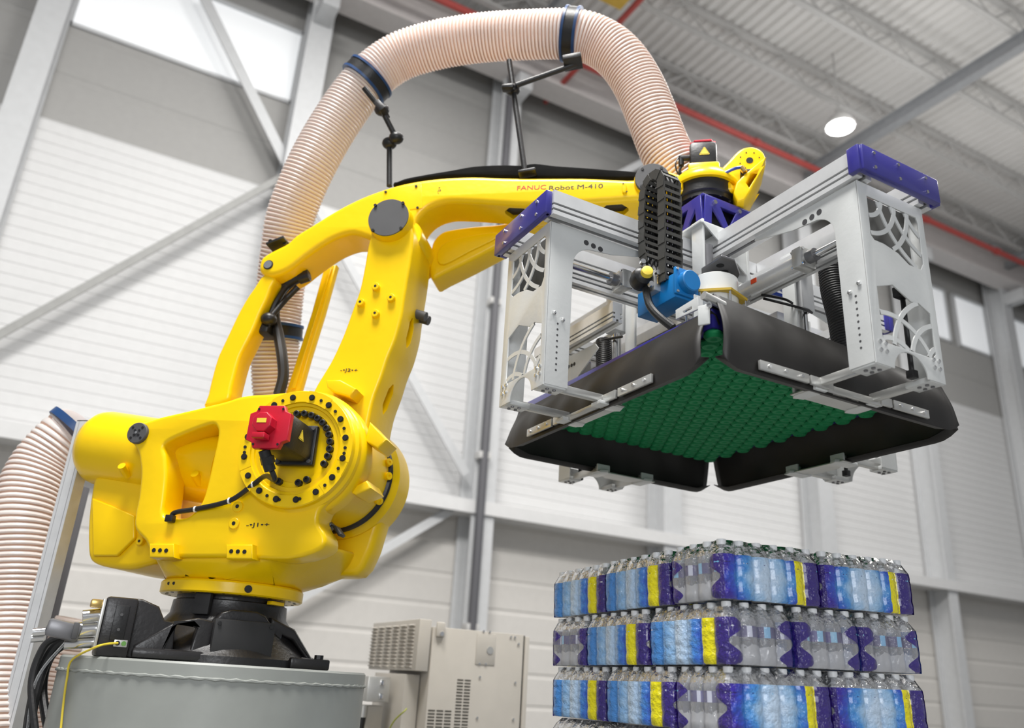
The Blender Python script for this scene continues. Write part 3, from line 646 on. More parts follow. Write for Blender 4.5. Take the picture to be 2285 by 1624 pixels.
# black fabric cover on the boom's back
slab('boom_cover', [cr([(0.5357,2.418),(0.5944,2.451),(0.7283,2.473),(0.8497,2.488),(0.97,2.505),(1.115,2.504),(1.222,2.495),(1.293,2.501),(1.399,2.48),(1.538,2.46),(1.676,2.438),(1.833,2.412),(1.833,2.375),(1.308,2.415),(0.8286,2.45),(0.5852,2.421)], 3, True)], -.06, .10, M['fabric'], boom, bev=.012)
B('mast_bracket', [(1.264,-0.09,2.421)][0], (.09, .06, .016), M['black'], boom, rot=Matrix.Rotation(-.15, 3, 'Y'))
B('rear_bracket', [(-0.0538,-0.06,2.078)][0], (.10, .10, .014), M['black'], boom, rot=Matrix.Rotation(-.4, 3, 'Y'), bev=.002)
for p in [(-0.1005,-0.07,2.096),(-0.0202,-0.07,2.087)]: CY('bolt', p, Vector(p)+Vector((0, .05, .012)), .012, M['black'], boom, seg=10)
# lower brace casting on the far side of the boom
br = slab('rear_brace', [cr([(0.7205,2.12),(0.7297,2.18),(0.7676,2.228),(0.8281,2.247),(0.9506,2.26),(1.097,2.267),(1.24,2.301),(1.359,2.336),(1.407,2.312),(1.373,2.281),(1.244,2.219),(1.105,2.142),(0.9424,2.05),(0.8027,1.978),(0.7444,1.948),(0.721,2.013)], 3, True)], .13, .30, Y, rob, bev=.02)
slab('brace_pocket', [cr([(0.7631,2.067),(0.781,2.139),(0.8635,2.179),(1.056,2.208),(1.083,2.175),(0.9431,2.1),(0.8036,2.025)], 3, True)], .118, .135, Y, br, bev=.006)
# J3 hub behind the arm
LA('elbow_hub', (J3u+.03, -.10, J3z-.02), (0, 1, 0), [(.095, 0), (.10, .01), (.10, .32), (.09, .33)], Y, boom, seg=48)
# link bars
l1 = slab('link_bar', [cr([(-0.1009,1.884),(-0.1338,1.818),(-0.1628,1.76),(-0.1957,1.672),(-0.2233,1.573),(-0.2461,1.49),(-0.2622,1.425),(-0.2713,1.315),(-0.2735,1.232),(-0.2766,1.167),(-0.1608,1.197),(-0.1521,1.274),(-0.1398,1.421),(-0.1147,1.505),(-0.0907,1.585),(-0.0719,1.669),(-0.0505,1.742),(-0.0364,1.815),(-0.0221,1.861),(-0.0526,1.893)], 3, True)], -.09, .04, Y, rob, bev=.02, res=3)
l2 = slab('link_bar', [[(0.1001,2.089),(0.1688,2.087),(0.1336,1.794),(0.0939,1.536),(0.0684,1.333),(-0.0068,1.333),(0.0252,1.537),(0.0663,1.795)]], .19, .24, Y, rob, bev=.01)
slab('link_web', [[(0.1267,2.061),(0.1504,2.06),(0.1101,1.79),(0.0709,1.532),(0.0486,1.359),(0.026,1.359),(0.0583,1.533),(0.0998,1.79)]], .178, .192, M['yellow'], l2, bev=.004)
# cable wrap under the boom tip
bun = TU('cable_sleeve', [(0.1155,-0,1.929),(0.0327,0,1.897),(-0.041,0.02,1.831),(-0.0593,0.03,1.72),(-0.0066,0.02,1.587),(0.045,-0,1.454),(0.0663,0,1.357),(0.0585,0,1.262)], .028, M['curtain'], rob, 10, 8)
TU('cable_sleeve', [(0.0511,0.02,1.931),(0.0013,0,1.859),(-0.0289,-0.02,1.767),(-0.056,-0.02,1.666),(-0.0772,-0.03,1.604)], .016, M['black'], rob, 8, 8)
CY('sleeve_knob', [(0.0642,-0,1.904)][0], [(0.1168,-0,1.921)][0], .030, M['black'], rob, seg=16)
# --- wrist
wu, wz = [(1.891,2.317)][0]
LA('wrist_hub', (wu, -.13, wz), (0, 1, 0), [(.085, 0), (.088, .01), (.088, .25)], Y, boom, seg=40)
wd = LA('wrist_cover', (wu, -.13, wz), (0, -1, 0), [(.083, 0), (.083, .012), (.08, .015), (0, .015)], M['disc'], boom, seg=56)
for a_ in (48, 132, 222, 318): LA('screw', (wu+.068*math.cos(math.radians(a_)), -.145, wz+.068*math.sin(math.radians(a_))), (0, -1, 0), [(.007, 0), (.007, .004), (0, .004)], M['black'], wd, seg=8)
au, az_ = [(2.145,2.285)][0]
WR = thing('wrist_frame', None, None); WR.parent = rob
wr = LA('wrist_housing', (au, 0, az_+.022), (0, 0, 1), [(.142, -.0), (.165, .0), (.168, .015), (.160, .04), (.14, .065), (.10, .08), (0, .08)], Y, rob, seg=64, angle=50)
bpy.data.objects.remove(WR)
slab('wrist_web', [cr([(1.955,2.377),(1.988,2.375),(2.052,2.345),(2.083,2.331),(2.2,2.318),(2.262,2.307),(2.281,2.263),(2.264,2.249),(2.197,2.248),(2.05,2.256),(1.996,2.229),(1.964,2.21)], 3, True)], -.10, .10, Y, rob, bev=.018, res=3)
slab('terminal_pad', [cr([(2.004,2.321),(2.032,2.319),(2.031,2.271),(2.003,2.273)], 4, True)], -.112, -.09, Y, wr, bev=.003)
for q in [(2.017,2.318),(2.016,2.285)]: CY('screw', (q[0], -.112, q[1]), (q[0], -.1135, q[1]), .0035, M['black'], wr, seg=8)
mp = [(2.143,0,2.371)][0]
B('motor_mount', (au-.005, -.02, mp[2]+.002), (.150, .20, .08), Y, wr, bev=.012)
LA('grease_boss', (au+.01, -.115, az_+.075), (0, -1, 0), [(.02, 0), (.02, .012), (0, .012)], Y, wr, seg=16)
CY('grease_nipple', (au+.01, -.127, az_+.075), (au+.01, -.14, az_+.075), .007, M['black'], wr, seg=8)
wm = B('wrist_motor', (au-.005, -.03, mp[2]+.108), (.132, .13, .145), M['black'], rob, bev=.018)
slab('motor_cap', [octo(au-.005, .03, .062, .02)], mp[2]+.178, mp[2]+.19, M['red'], wm, bev=.003, axes='xy')
slab('encoder_cover', [[(au-.005+p[0], .03+p[1]) for p in circ(0, 0, .035, 8, PI/8, 2*PI+PI/8)]], mp[2]+.188, mp[2]+.21, M['red'], wm, bev=.004, axes='xy')
for o in wm.children: o.location.y = -.06
warn('warning_label', (au, -.0965, mp[2]+.115), (1, 0, 0), (0, 0, 1), .026, wm)
CY('connector', (au-.07, -.05, mp[2]+.115), (au-.115, -.05, mp[2]+.115), .015, M['black'], wm, seg=12)
CY('connector', (au-.112, -.05, mp[2]+.125), (au-.112, -.05, mp[2]+.07), .014, M['black'], wm, seg=12)
TU('motor_cable', [(au-.112, -.05, mp[2]+.07), (au-.12, -.05, mp[2]+.04), (au-.105, -.05, mp[2]+.01), (au-.09, -.05, mp[2]-.005)], .007, M['black'], wm, 8)
TU('motor_cable', [(au-.125, -.05, mp[2]+.12), (au-.14, -.055, mp[2]+.08), (au-.13, -.05, mp[2]+.03), (au-.10, -.05, mp[2]-.002)], .004, M['black'], wm, 6)
CY('connector', (au-.10, -.05, mp[2]-.005), (au-.065, -.05, mp[2]-.0), .013, M['black'], wm, seg=12)
lev = slab('wrist_lever', [cr([(2.199,2.373),(2.26,2.447),(2.298,2.494),(2.333,2.521),(2.381,2.526),(2.422,2.499),(2.438,2.446),(2.425,2.389),(2.393,2.353),(2.329,2.313),(2.284,2.255),(2.242,2.247),(2.201,2.288)], 3, True)], -.06, .02, Y, rob, bev=.014, res=3)
LA('lever_foot', (au, 0, 0), (0, 0, 1), [(0, 0)], Y, lev) if False else None
slab('lever_leg', [[(2.433,2.423),(2.394,2.322),(2.352,2.233),(2.321,2.185),(2.287,2.177),(2.272,2.228),(2.287,2.283),(2.331,2.332)], [(2.399,2.348),(2.356,2.325),(2.333,2.28),(2.345,2.254)]], -.12, .12, Y, lev, bev=.008)
hu, hz = [(2.361,2.444)][0]
CY('pin_hole', (hu, -.0605, hz), (hu, -.0625, hz), .017, M['black'], lev, seg=20)
for a_ in range(8): CY('screw_hole', (hu+.048*math.cos(a_*PI/4+.3), -.0605, hz+.048*math.sin(a_*PI/4+.3)), (hu+.048*math.cos(a_*PI/4+.3), -.062, hz+.048*math.sin(a_*PI/4+.3)), .0035, M['black'], lev, seg=6)
TU('air_tube', [(2.199,-0.12,2.315),(2.24,-0.13,2.334),(2.283,-0.13,2.354),(2.315,-0.12,2.366)], .008, M['bluetube'], lev, 8)
CY('air_fitting', [(2.315,-0.12,2.366)][0], [(2.329,-0.12,2.337)][0], .013, M['brass'], lev, seg=12)
B('fitting_bracket', [(2.335,-0.09,2.347)][0], (.05, .04, .03), M['black'], lev, bev=.003)
fl = LA('tool_flange', (au, 0, az_+.035), (0, 0, -1), [(.146, 0), (.146, .075), (.137, .08), (.137, .105), (.11, .11), (0, .11)], M['black'], rob, seg=64)
for i in range(12): CY('bolt', (au+.128*math.cos(i*PI/6), .128*math.sin(i*PI/6), az_-.062), (au+.128*math.cos(i*PI/6), .128*math.sin(i*PI/6), az_-.072), .008, M['steel'], fl, seg=8)
# ---------------------------------------------------------------- hoses
def rw(p): 
    return Matrix.Translation(BX) @ Matrix.Rotation(AZ, 4, 'Z') @ Vector(p)
hp = [(-0.2047,0.52,1.38),(-0.2147,0.46,1.506),(-0.216,0.4,1.645),(-0.2125,0.36,1.765),(-0.1962,0.3,1.96),(-0.1454,0.18,2.179),(-0.1015,0.1,2.36),(-0.0025,0.03,2.601),(0.1165,-0,2.872),(0.2645,-0.02,3.124),(0.4328,-0.02,3.291),(0.6392,-0.02,3.363),(0.9004,-0.02,3.394),(1.185,-0.02,3.389),(1.451,-0.02,3.364),(1.599,-0,3.316),(1.722,0.02,3.206),(1.818,0.05,3.041),(1.888,0.07,2.845),(1.95,0.1,2.662),(2.013,0.12,2.533),(2.08,0.14,2.433)]
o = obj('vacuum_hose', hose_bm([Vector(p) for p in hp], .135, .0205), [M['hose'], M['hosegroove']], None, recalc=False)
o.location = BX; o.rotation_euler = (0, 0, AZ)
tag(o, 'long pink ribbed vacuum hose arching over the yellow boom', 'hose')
hp2 = [(-1.097,0.1,1.088),(-1.114,0.1,1.074),(-1.148,0.08,1.024),(-1.196,0.05,0.9074),(-1.209,0.02,0.7716),(-1.194,0,0.6095),(-1.17,-0,0.4352),(-1.142,0,0.246),(-1.097,-0.02,0.0433),(-1.05,-0.05,-0.1681),(-0.9868,-0.08,-0.3841),(-0.8961,-0.1,-0.7029)]
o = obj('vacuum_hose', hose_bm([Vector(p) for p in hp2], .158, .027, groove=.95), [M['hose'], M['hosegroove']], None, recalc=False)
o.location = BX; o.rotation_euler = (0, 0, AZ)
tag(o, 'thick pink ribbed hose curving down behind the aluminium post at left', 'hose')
hp3 = [(-1.121,0.45,0.1805),(-1.142,0.45,0.0235),(-1.158,0.45,-0.1722),(-1.14,0.45,-0.3801),(-1.071,0.45,-0.6937)]
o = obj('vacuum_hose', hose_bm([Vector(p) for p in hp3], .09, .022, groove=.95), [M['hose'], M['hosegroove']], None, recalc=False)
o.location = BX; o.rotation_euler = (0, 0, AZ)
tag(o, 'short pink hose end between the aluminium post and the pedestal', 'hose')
HP = resample(cr([Vector(p) for p in hp], 14), .01)
def nearest(p):
    p = Vector(p); i = min(range(1, len(HP)-1), key=lambda k: (HP[k]-p).length); return HP[i], (HP[i+1]-HP[i-1]).normalized()
clab = ['black strap clamp with blue rims at the hose bend upper left', 'black strap clamp with blue rims at the top of the hose arch', 'black strap clamp with blue rim on the hose behind the link bar']
clamps = []
for k, p in enumerate([(0.2931,-0.02,3.153),(1.456,-0.02,3.363),(-0.2125,0.36,1.765)]):
    q, t = nearest(p)
    c_ = LA('hose_clamp', q-t*.028, t, [(.137, 0), (.146, 0), (.146, .056), (.137, .056)], M['black'], None, seg=48)
    for s in (-.034, .034): 
        LA('rubber_rim', q+t*(s-.007), t, [(.134, 0), (.151, .0), (.151, .014), (.134, .014)], M['clampblue'], c_, seg=48)
    c_.location = BX; c_.rotation_euler = (0, 0, AZ)
    tag(c_, clab[k], 'clamp', 'hose clamps'); clamps.append((q, t))
def support(name, label, segs, joints):
    t = thing(name, label, 'support', BX, AZ)
    for p, q in segs: CY('rod', p, q, .0155, M['black'], t, seg=14)
    for p in joints: 
        bm = bmesh.new(); bmesh.ops.create_uvsphere(bm, u_segments=14, v_segments=10, radius=.038, matrix=Matrix.Translation(p) @ Matrix.Diagonal((1.1, 1, .9, 1))); obj('joint', bm, M['black'], t)
    return t
S1 = [(0.4948,0,2.449),(0.4625,0,2.726),(0.5097,-0.03,2.736),(0.4428,-0.12,2.859),(0.3569,-0.2,2.95)]
t = support('hose_support', 'black jointed rod holding the hose bend above the boom elbow', [(S1[0], S1[1]), (S1[2], S1[3]), (S1[3], S1[4])], [S1[1], S1[2], S1[3]])
B('saddle', S1[3], (.075, .09, .035), M['black'], t, rot=Matrix.Rotation(.9, 3, 'Y'))
S2 = [(1.246,-0.06,2.445),(1.149,-0.06,2.98),(1.118,-0.06,3.181),(1.176,-0.1,2.974),(1.495,-0.06,3.122)]
t = support('hose_support', 'tall black rod with a slanted arm holding the hose arch', [(S2[0], S2[2]), (S2[3], S2[4])], [S2[1]])
B('saddle', [(1.473,-0.08,3.119)][0], (.10, .10, .03), M['black'], t, rot=Matrix.Rotation(-.15, 3, 'Y'))
B('knob', [(1.133,-0.1,2.96)][0], (.07, .05, .03), M['black'], t, bev=.012)
S3 = [(-0.0623,-0.06,1.603),(-0.0391,-0.05,1.652),(0.0123,-0,1.794),(0.0644,0,1.857)]
t = support('hose_support', 'black rod and saddle joining the link bar to the hose clamp', [(S3[1], S3[2]), (S3[2], S3[3])], [S3[1]])
B('saddle', [(-0.0918,0.02,1.619)][0], (.10, .12, .07), M['black'], t, bev=.015)
# aluminium post at left
pq = [(-0.8854,-0.1,1.08),(-0.8604,-0.1,-0.3104)]
t = thing('aluminium_post', 'tall aluminium profile post standing left of the robot', 'post', rw((pq[0][0], pq[0][1], 0))*1.0, AZ)
t.location.z = 0
bm = bmesh.new()
for (x, y, sx, sy) in ((-.028, 0, .018, .07), (.028, 0, .018, .07), (0, -.028, .045, .014), (0, .028, .045, .014), (.0, 0, .03, .03)):
    box(bm, (x, y, (PZ+pq[0][2])/2), (sx, sy, PZ+pq[0][2]))
obj('profile', bm, M['alu'], t, False)
B('end_cap', (0, 0, PZ+pq[0][2]+.003), (.074, .07, .006), M['disc'], t)
cc = [(-1.097,0.1,1.088),(-1.114,0.09,1.061)]
v0, v1 = Vector(cc[0]), Vector(cc[1]); tt_ = (v1-v0).normalized()
o = LA('hose_clamp', v0, tt_, [(.160, -.02), (.172, -.02), (.172, .02), (.160, .02)], M['clampblue'], None, seg=48); o.location = BX; o.rotation_euler = (0, 0, AZ)
tag(o, 'blue clamp ring holding the thick hose to the post top', 'clamp', 'hose clamps')
# cables at the connector block
for k, (pts, r, lab) in enumerate((([(-0.3998,-0.34,0.0946),(-0.4746,-0.36,0.0756),(-0.5418,-0.38,0.0323),(-0.5626,-0.4,-0.0564),(-0.5521,-0.42,-0.1743),(-0.5149,-0.45,-0.3018)], .022, 'thick black cable looping down from the silver connector'),
     ([(-0.424,-0.3,0.0781),(-0.5383,-0.32,0.0445),(-0.5889,-0.34,-0.021),(-0.5687,-0.36,-0.1416),(-0.4591,-0.4,-0.3002)], .018, 'black cable falling straight beside the pedestal'),
     ([(-0.3923,-0.38,0.0959),(-0.5285,-0.42,0.0571),(-0.5604,-0.44,-0.0061),(-0.5454,-0.46,-0.1241),(-0.4564,-0.48,-0.2967)], .014, 'thin black cable behind the thick one at left'))):
    o = TU('cable', pts, r, M['black'], None, 10, 8); o.location = BX; o.rotation_euler = (0, 0, AZ); tag(o, lab, 'cable', 'cables left of the pedestal')
gy = [Vector(p) for p in ((-.463, -.385, .051), (-.50, -.42, .045), (-.54, -.45, .03))]
gy = [Matrix.Rotation(-AZ, 4, 'Z') @ p for p in gy]
for p in [(-0.2743,-0.5,-0.0189),(-0.2904,-0.52,-0.0859),(-0.286,-0.55,-0.1737),(-0.2671,-0.58,-0.2801)]:
    v = Vector(p); q = Vector((v.x, v.y, 0)); s = max(1, .648/q.length); gy.append(Vector((v.x*s, v.y*s, v.z)))
o = TU('ground_wire', gy, .0042, M['yelcable'], None, 8, 8); o.location = BX; o.rotation_euler = (0, 0, AZ)
tag(o, 'thin yellow ground wire curving down the pedestal front', 'wire')
o = TU('air_line', [(-0.3491,-0.36,0.1941),(-0.3631,-0.4,0.1719),(-0.3997,-0.42,0.1156),(-0.4569,-0.45,0.0329),(-0.5303,-0.46,-0.1066),(-0.5109,-0.46,-0.3011)], .006, M['bottle'], None, 8, 8); o.location = BX; o.rotation_euler = (0, 0, AZ)
tag(o, 'clear air line running from the brass fitting down left', 'tube')
# ---------------------------------------------------------------- layer gripper under the wrist
GP = (2.407,2.666,3.492)
gr = thing('layer_gripper', 'aluminium vacuum layer gripper with blue caps hanging from the robot wrist', 'gripper', GP)
W_, AL, BL = M['white'], M['alu'], M['blue']
# blue mount
hm = .15
def mount_face(axis, s):
    lp = [[(-hm, -.20), (hm, -.20), (hm*.93, -.015), (-hm*.93, -.015)], [(-hm*.72, -.175), (-hm*.12, -.175), (-hm*.66, -.07)], [(hm*.72, -.175), (hm*.66, -.07), (hm*.12, -.175)], [(-.05, -.05), (.05, -.05), (0, -.15)]]
    return slab('mount_plate', lp, s*hm-.006, s*hm+.006, BL, mt, bev=.002, axes=axis)
mt = B('wrist_mount', (0, 0, -.012), (hm*2.0, hm*2.0, .014), BL, gr, bev=.003)
for s in (-1, 1): mount_face('xz', s); mount_face('yz', s)
B('mount_core', (0, 0, -.11), (.2, .2, .18), M['black'], mt)
for x in (-.09, .06): CY('bolt', (x, -hm-.007, -.045), (x, -hm-.02, -.045), .011, M['steel'], mt, seg=10)
# profile rails: a beam along x or y made of an extrusion with slots
def rail(name, p0, p1, w, h, parent):
    p0, p1 = Vector(p0), Vector(p1); d = (p1-p0).normalized(); sd = Vector((-d.y, d.x, 0)); g = .012
    ys = [(w/2, h/2), (w/2, -.02*h)]
    z = -.02*h
    for k in range(2): ys += [(w/2-g, z), (w/2-g, z-.09*h), (w/2, z-.09*h), (w/2, z-.22*h)]; z -= .22*h
    right = ys + [(w/2, -h/2)]
    prof = right + [(w*.12, -h/2), (w*.12, -h/2+g), (-w*.12, -h/2+g), (-w*.12, -h/2)] + [(-a_, b_) for a_, b_ in right[::-1]]
    bm = bmesh.new(); A = [bm.verts.new(p0+sd*a_+Vector((0, 0, b_))) for a_, b_ in prof]; C_ = [bm.verts.new(p1+sd*a_+Vector((0, 0, b_))) for a_, b_ in prof]; n = len(prof)
    for i in range(n):
        j = (i+1) % n; f = bm.faces.new((A[i], A[j], C_[j], C_[i]))
        q0, q1 = prof[i], prof[j]
        if (abs(abs(q0[0])-(w/2-g)) < 1e-6 and abs(abs(q1[0])-(w/2-g)) < 1e-6) or (abs(q0[1]+h/2-g) < 1e-6 and abs(q1[1]+h/2-g) < 1e-6): f.material_index = 1
    bm.faces.new(A[::-1]); bm.faces.new(C_)
    return obj(name, bm, [AL, M['alud']], parent, False)
def slots(p0, p1, w, h, parent):
    pass
RZ = -.385
for s in (-1, 1):
    rail('cross_rail', (-.985, s*.175, RZ), (.985, s*.175, RZ), .075, .11, gr)
    for e in (-1, 1):
        rail('cross_rail', (s*.165-.025, e*.215, RZ), (s*.165-.025, e*1.035, RZ), .075, .11, gr)
# blue end caps
def cap(cx, cy, ax):
    s = (.03, .445, .105) if ax == 0 else (.415, .03, .105)
    o = B('end_cap', (cx, cy, -.385), s, BL, gr, bev=.006)
    for t in (-.19, .19):
        f = (cx+(.02 if cx < 0 else -.02), cy+t*1.09, -.385) if ax == 0 else (cx+t*1.09, cy+(.02 if cy < 0 else -.02), -.385)
        B('cap_flange', f, (.05, .022, .105) if ax == 0 else (.022, .05, .105), BL, o, bev=.004)
    for t in (-.15, -.02, .13):
        for z in (-.415, -.355):
            if ax == 0: CY('bolt', (cx-.015 if cx < 0 else cx+.015, cy+t, z), (cx-.02 if cx < 0 else cx+.02, cy+t, z), .007, M['steel'], o, seg=8)
            else: CY('bolt', (cx+t, cy-.015 if cy < 0 else cy+.015, z), (cx+t, cy-.02 if cy < 0 else cy+.02, z), .007, M['steel'], o, seg=8)
cap(-1.0, .02, 0); cap(1.0, 0, 0); cap(-.03, -1.06, 1); cap(0, 1.06, 1)
# folded sheet-metal legs with fish-scale cut-outs
PW, PH, PT = .35, .70, -.445
def leg(name, org, rz, detail=True):
    """local: x along the panel, y inwards, z up; origin at top left corner of the outer panel"""
    t = bpy.data.objects.new(name, None); COL.objects.link(t); t.parent = gr; t.location = org; t.rotation_euler = (0, 0, rz)
    h0, h1 = -.05, -.27; l0, l1 = -.40, -.615
    up = [(.045, h0), (.31, h0-.0), (.318, h0-.02), (.318, h1+.03), (.30, h1), (.235, h1+.0), (.18, h1+.03), (.11, h1+.045), (.06, h1+.045), (.045, h1+.06)]
    lo = [(.045, l0-.01), (.075, l0), (.13, l0+.02), (.22, l0-.02), (.26, l0-.015), (.318, l0-.04), (.318, l1+.02), (.30, l1), (.06, l1), (.045, l1+.02)]
    arch = [(.27, -.70)] + [(.175+.085*math.cos(t_), -.70+.075*math.sin(t_)) for t_ in [PI*i/12 for i in range(13)]] + [(.08, -.70)]
    out = [(0, 0), (PW, 0), (PW, -.70)] + arch + [(0, -.70)]
    pn = slab('outer_panel', [out, up, lo], -.003, .003, W_, t, bev=.001)
    pn.data.name = 'outer_panel'
    bm = bmesh.new()
    def inside(x, z, poly):
        c_ = False; n = len(poly)
        for i in range(n):
            (xa, za), (xb, zb_) = poly[i], poly[i-1]
            if (za > z) != (zb_ > z) and x < (xb-xa)*(z-za)/(zb_-za)+xa: c_ = not c_
        return c_
    def arcs(cx, cz, radii, poly, ht=.0028):
        zs = [p[1] for p in poly]
        for r in radii:
            run = []
            for i in range(241):
                an = 2*PI*i/240; x, z = cx+r*math.cos(an), cz+r*math.sin(an)
                if inside(x, z, poly): run.append((x, z, an))
                else:
                    if len(run) > 2: strip(run, r, cx, cz, ht)
                    run = []
            if len(run) > 2: strip(run, r, cx, cz, ht)
    def strip(run, r, cx, cz, ht):
        w_ = .0085; prev = None
        for x, z, an in run:
            c_, s_ = math.cos(an), math.sin(an); v = [bm.verts.new((cx+(r+q)*c_, y, cz+(r+q)*s_)) for q, y in ((-w_, -ht), (w_, -ht), (w_, ht), (-w_, ht))]
            if prev:
                for k in range(4): bm.faces.new((prev[k], prev[(k+1) % 4], v[(k+1) % 4], v[k]))
            prev = v
    arcs(.03, -.04, (.09, .16, .23), up); arcs(.42, .03, (.19, .26, .33), up, .0021)
    arcs(.37, -.66, (.10, .18, .27), lo); arcs(.10, -.72, (.13, .22), lo, .0021)
    obj('scale_ribs', bm, W_, t, True, 30)
    # side flanges with a long gusset along the rail
    ac_ = [(.205-.095*math.sin(t_), -.165+.095*math.cos(t_)) for t_ in [PI/2*i/8 for i in range(9)]]
    fl = [(0, 0), (.50, 0), (.50, -.012), (.40, -.035), (.30, -.06)] + ac_ + [(.105, -.695), (0, -.695)]
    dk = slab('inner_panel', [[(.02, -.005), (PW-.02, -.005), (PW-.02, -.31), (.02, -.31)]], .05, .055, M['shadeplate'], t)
    for x0 in (.0, PW-.006):
        f = slab('side_flange', [fl], x0, x0+.006, W_, t, bev=.001, axes='yz')
        for i, yy in enumerate((.17, .205, .24)):
            bmc = bmesh.new(); sx = -.0012 if x0 == 0 else .0072; cyl(bmc, (x0+sx, yy, -.045-.004*i), (x0+.003, yy, -.045-.004*i), .012, seg=14); obj('hole', bmc, M['alud'], f)
        if detail:
            for i in range(9):
                bmc = bmesh.new(); sx = -.0008 if x0 == 0 else .0068; cyl(bmc, (x0+sx, .05, -.44-.024*i), (x0+.003, .05, -.44-.024*i), .0045, seg=8); obj('hole', bmc, M['alud'], f)
            for q in ((.03, -.40), (.07, -.42)):
                LA('bolt', (x0 if x0 == 0 else x0+.006, q[0], q[1]), (-1 if x0 == 0 else 1, 0, 0), [(.008, 0), (.008, .008), (.004, .011), (0, .011)], M['steel'], f, seg=10)
    for x0 in (.04, PW-.04):
        B('foot_block', (x0, .05, -.693), (.075, .10, .02), W_, t, bev=.004)
        for q in ((-.015, .03), (.015, .03), (-.015, .06), (.015, .06)): CY('bolt', (x0+q[0], q[1], -.702), (x0+q[0], q[1], -.708), .007, M['darkplate'], t, seg=8)
        for q in ((-.014, -.62), (.014, -.62), (-.014, -.65), (.014, -.65)): LA('bolt', (x0+q[0], -.003, q[1]), (0, -1, 0), [(.007, 0), (.007, .006), (0, .008)], M['steel'], pn, seg=8)
        # pusher arm reaching in to the curtain bar
        B('reach_bar', (x0+(.0 if x0 < .1 else 0), .20, -.685), (.028, .24, .03), M['galv'], t, bev=.004)
        slab('reach_bracket', [[(x0-.03, .26), (x0+.03, .26), (x0+.03, .37), (x0-.01, .385), (x0-.03, .36)]], -.715, -.700, W_, t, bev=.003, axes='xy')
        B('reach_lug', (x0, .355, -.69), (.075, .012, .04), W_, t, bev=.003)
    slab('reach_plate', [[(.0, .31), (.05, .31), (.11, .27), (.24, .27), (.30, .31), (PW, .31), (PW, .37), (.0, .37)]], -.712, -.706, M['galv'], t, bev=.001, axes='xy')
    CY('sensor_rod', (PW-.10, .05, -.36), (PW-.10, .05, -.67), .009, M['black'], t, seg=10)
    B('sensor_block', (PW-.11, .05, -.36), (.05, .03, .04), M['black'], t)
    B('sensor_block', (PW-.10, .05, -.67), (.03, .03, .03), M['black'], t)
    return t
leg('leg_frame', (-.965, .185, PT), -PI/2)            # left end: outward -X; local x runs towards -Y
leg('leg_frame', (-.21, -1.015, PT), 0)               # right end: outward -Y
leg('leg_frame', (.965, -.185, PT-.01), PI/2, False)
leg('leg_frame', (.185, 1.015, PT-.03), PI, False)
# vacuum plenum: plate, frame rails, blue rim
PX_, PY_ = .585, .665
plen = B('plenum', (0, 0, -.955), (PX_*2, PY_*2, .075), BL, gr, bev=.004)
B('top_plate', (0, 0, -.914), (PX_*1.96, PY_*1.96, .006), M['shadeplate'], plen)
for s in (-1, 1):
    rail('frame_rail', (s*(PX_-.16), -.45, -.895), (s*(PX_-.16), .5, -.895), .05, .05, gr); rail('frame_rail', (-.40, s*(PY_-.18), -.895), (.40, s*(PY_-.18), -.895), .05, .05, gr)
rail('inner_rail', (-.03, -.90, -.54), (-.03, .90, -.54), .05, .10, gr); rail('inner_rail', (-.90, -.02, -.565), (-.06, -.02, -.565), .05, .10, gr); rail('inner_rail', (.0, .0, -.565), (.90, .0, -.565), .05, .10, gr)
rail('frame_beam', (-.56, -.06, -.70), (-.56, .60, -.70), .05, .09, gr)
rail('upper_rail', (.43, -.5, -.66), (.43, .5, -.66), .05, .08, gr); rail('upper_rail', (-.5, .46, -.66), (.5, .46, -.66), .05, .08, gr)
# suction cups, hexagonally packed
def cup_bm(bm, x, y):
    lathe(bm, (x, y, 0), (0, 0, -1), [(.026, 0), (.0362, .010), (.0362, .018), (.027, .030), (.014, .030), (.0, .018)], 14)
bm = bmesh.new(); cup_bm(bm, 0, 0); bmesh.ops.recalc_face_normals(bm, faces=bm.faces)
cme = bpy.data.meshes.new('suction_cup'); bm.to_mesh(cme); bm.free(); finish(cme, M['green'])
spots = []
pit = .072; ny = int((PY_*2-.02)/(pit*.866))
for j in range(ny):
    y = -PY_+.03+j*pit*.866
    x = -PX_+.03+(pit/2 if j % 2 else 0)
    while x < PX_-.025: spots.append((x, y)); x += pit
spots.sort(key=lambda q: (q[0]+GP[0])**2+(q[1]+GP[1])**2)
vis = [q for q in spots if q[0] > -.50 and q[1] > -.60]; rest = [q for q in spots if not (q[0] > -.50 and q[1] > -.60)]
for q in vis[:300]: link('suction_cup', cme, plen, (q[0], q[1], -.992))
bm = bmesh.new()
for q in vis[300:]+rest: cup_bm(bm, q[0], q[1])
o = obj('suction_cups', bm, M['green'], plen); o.location = (0, 0, -.992); o['kind'] = 'stuff'
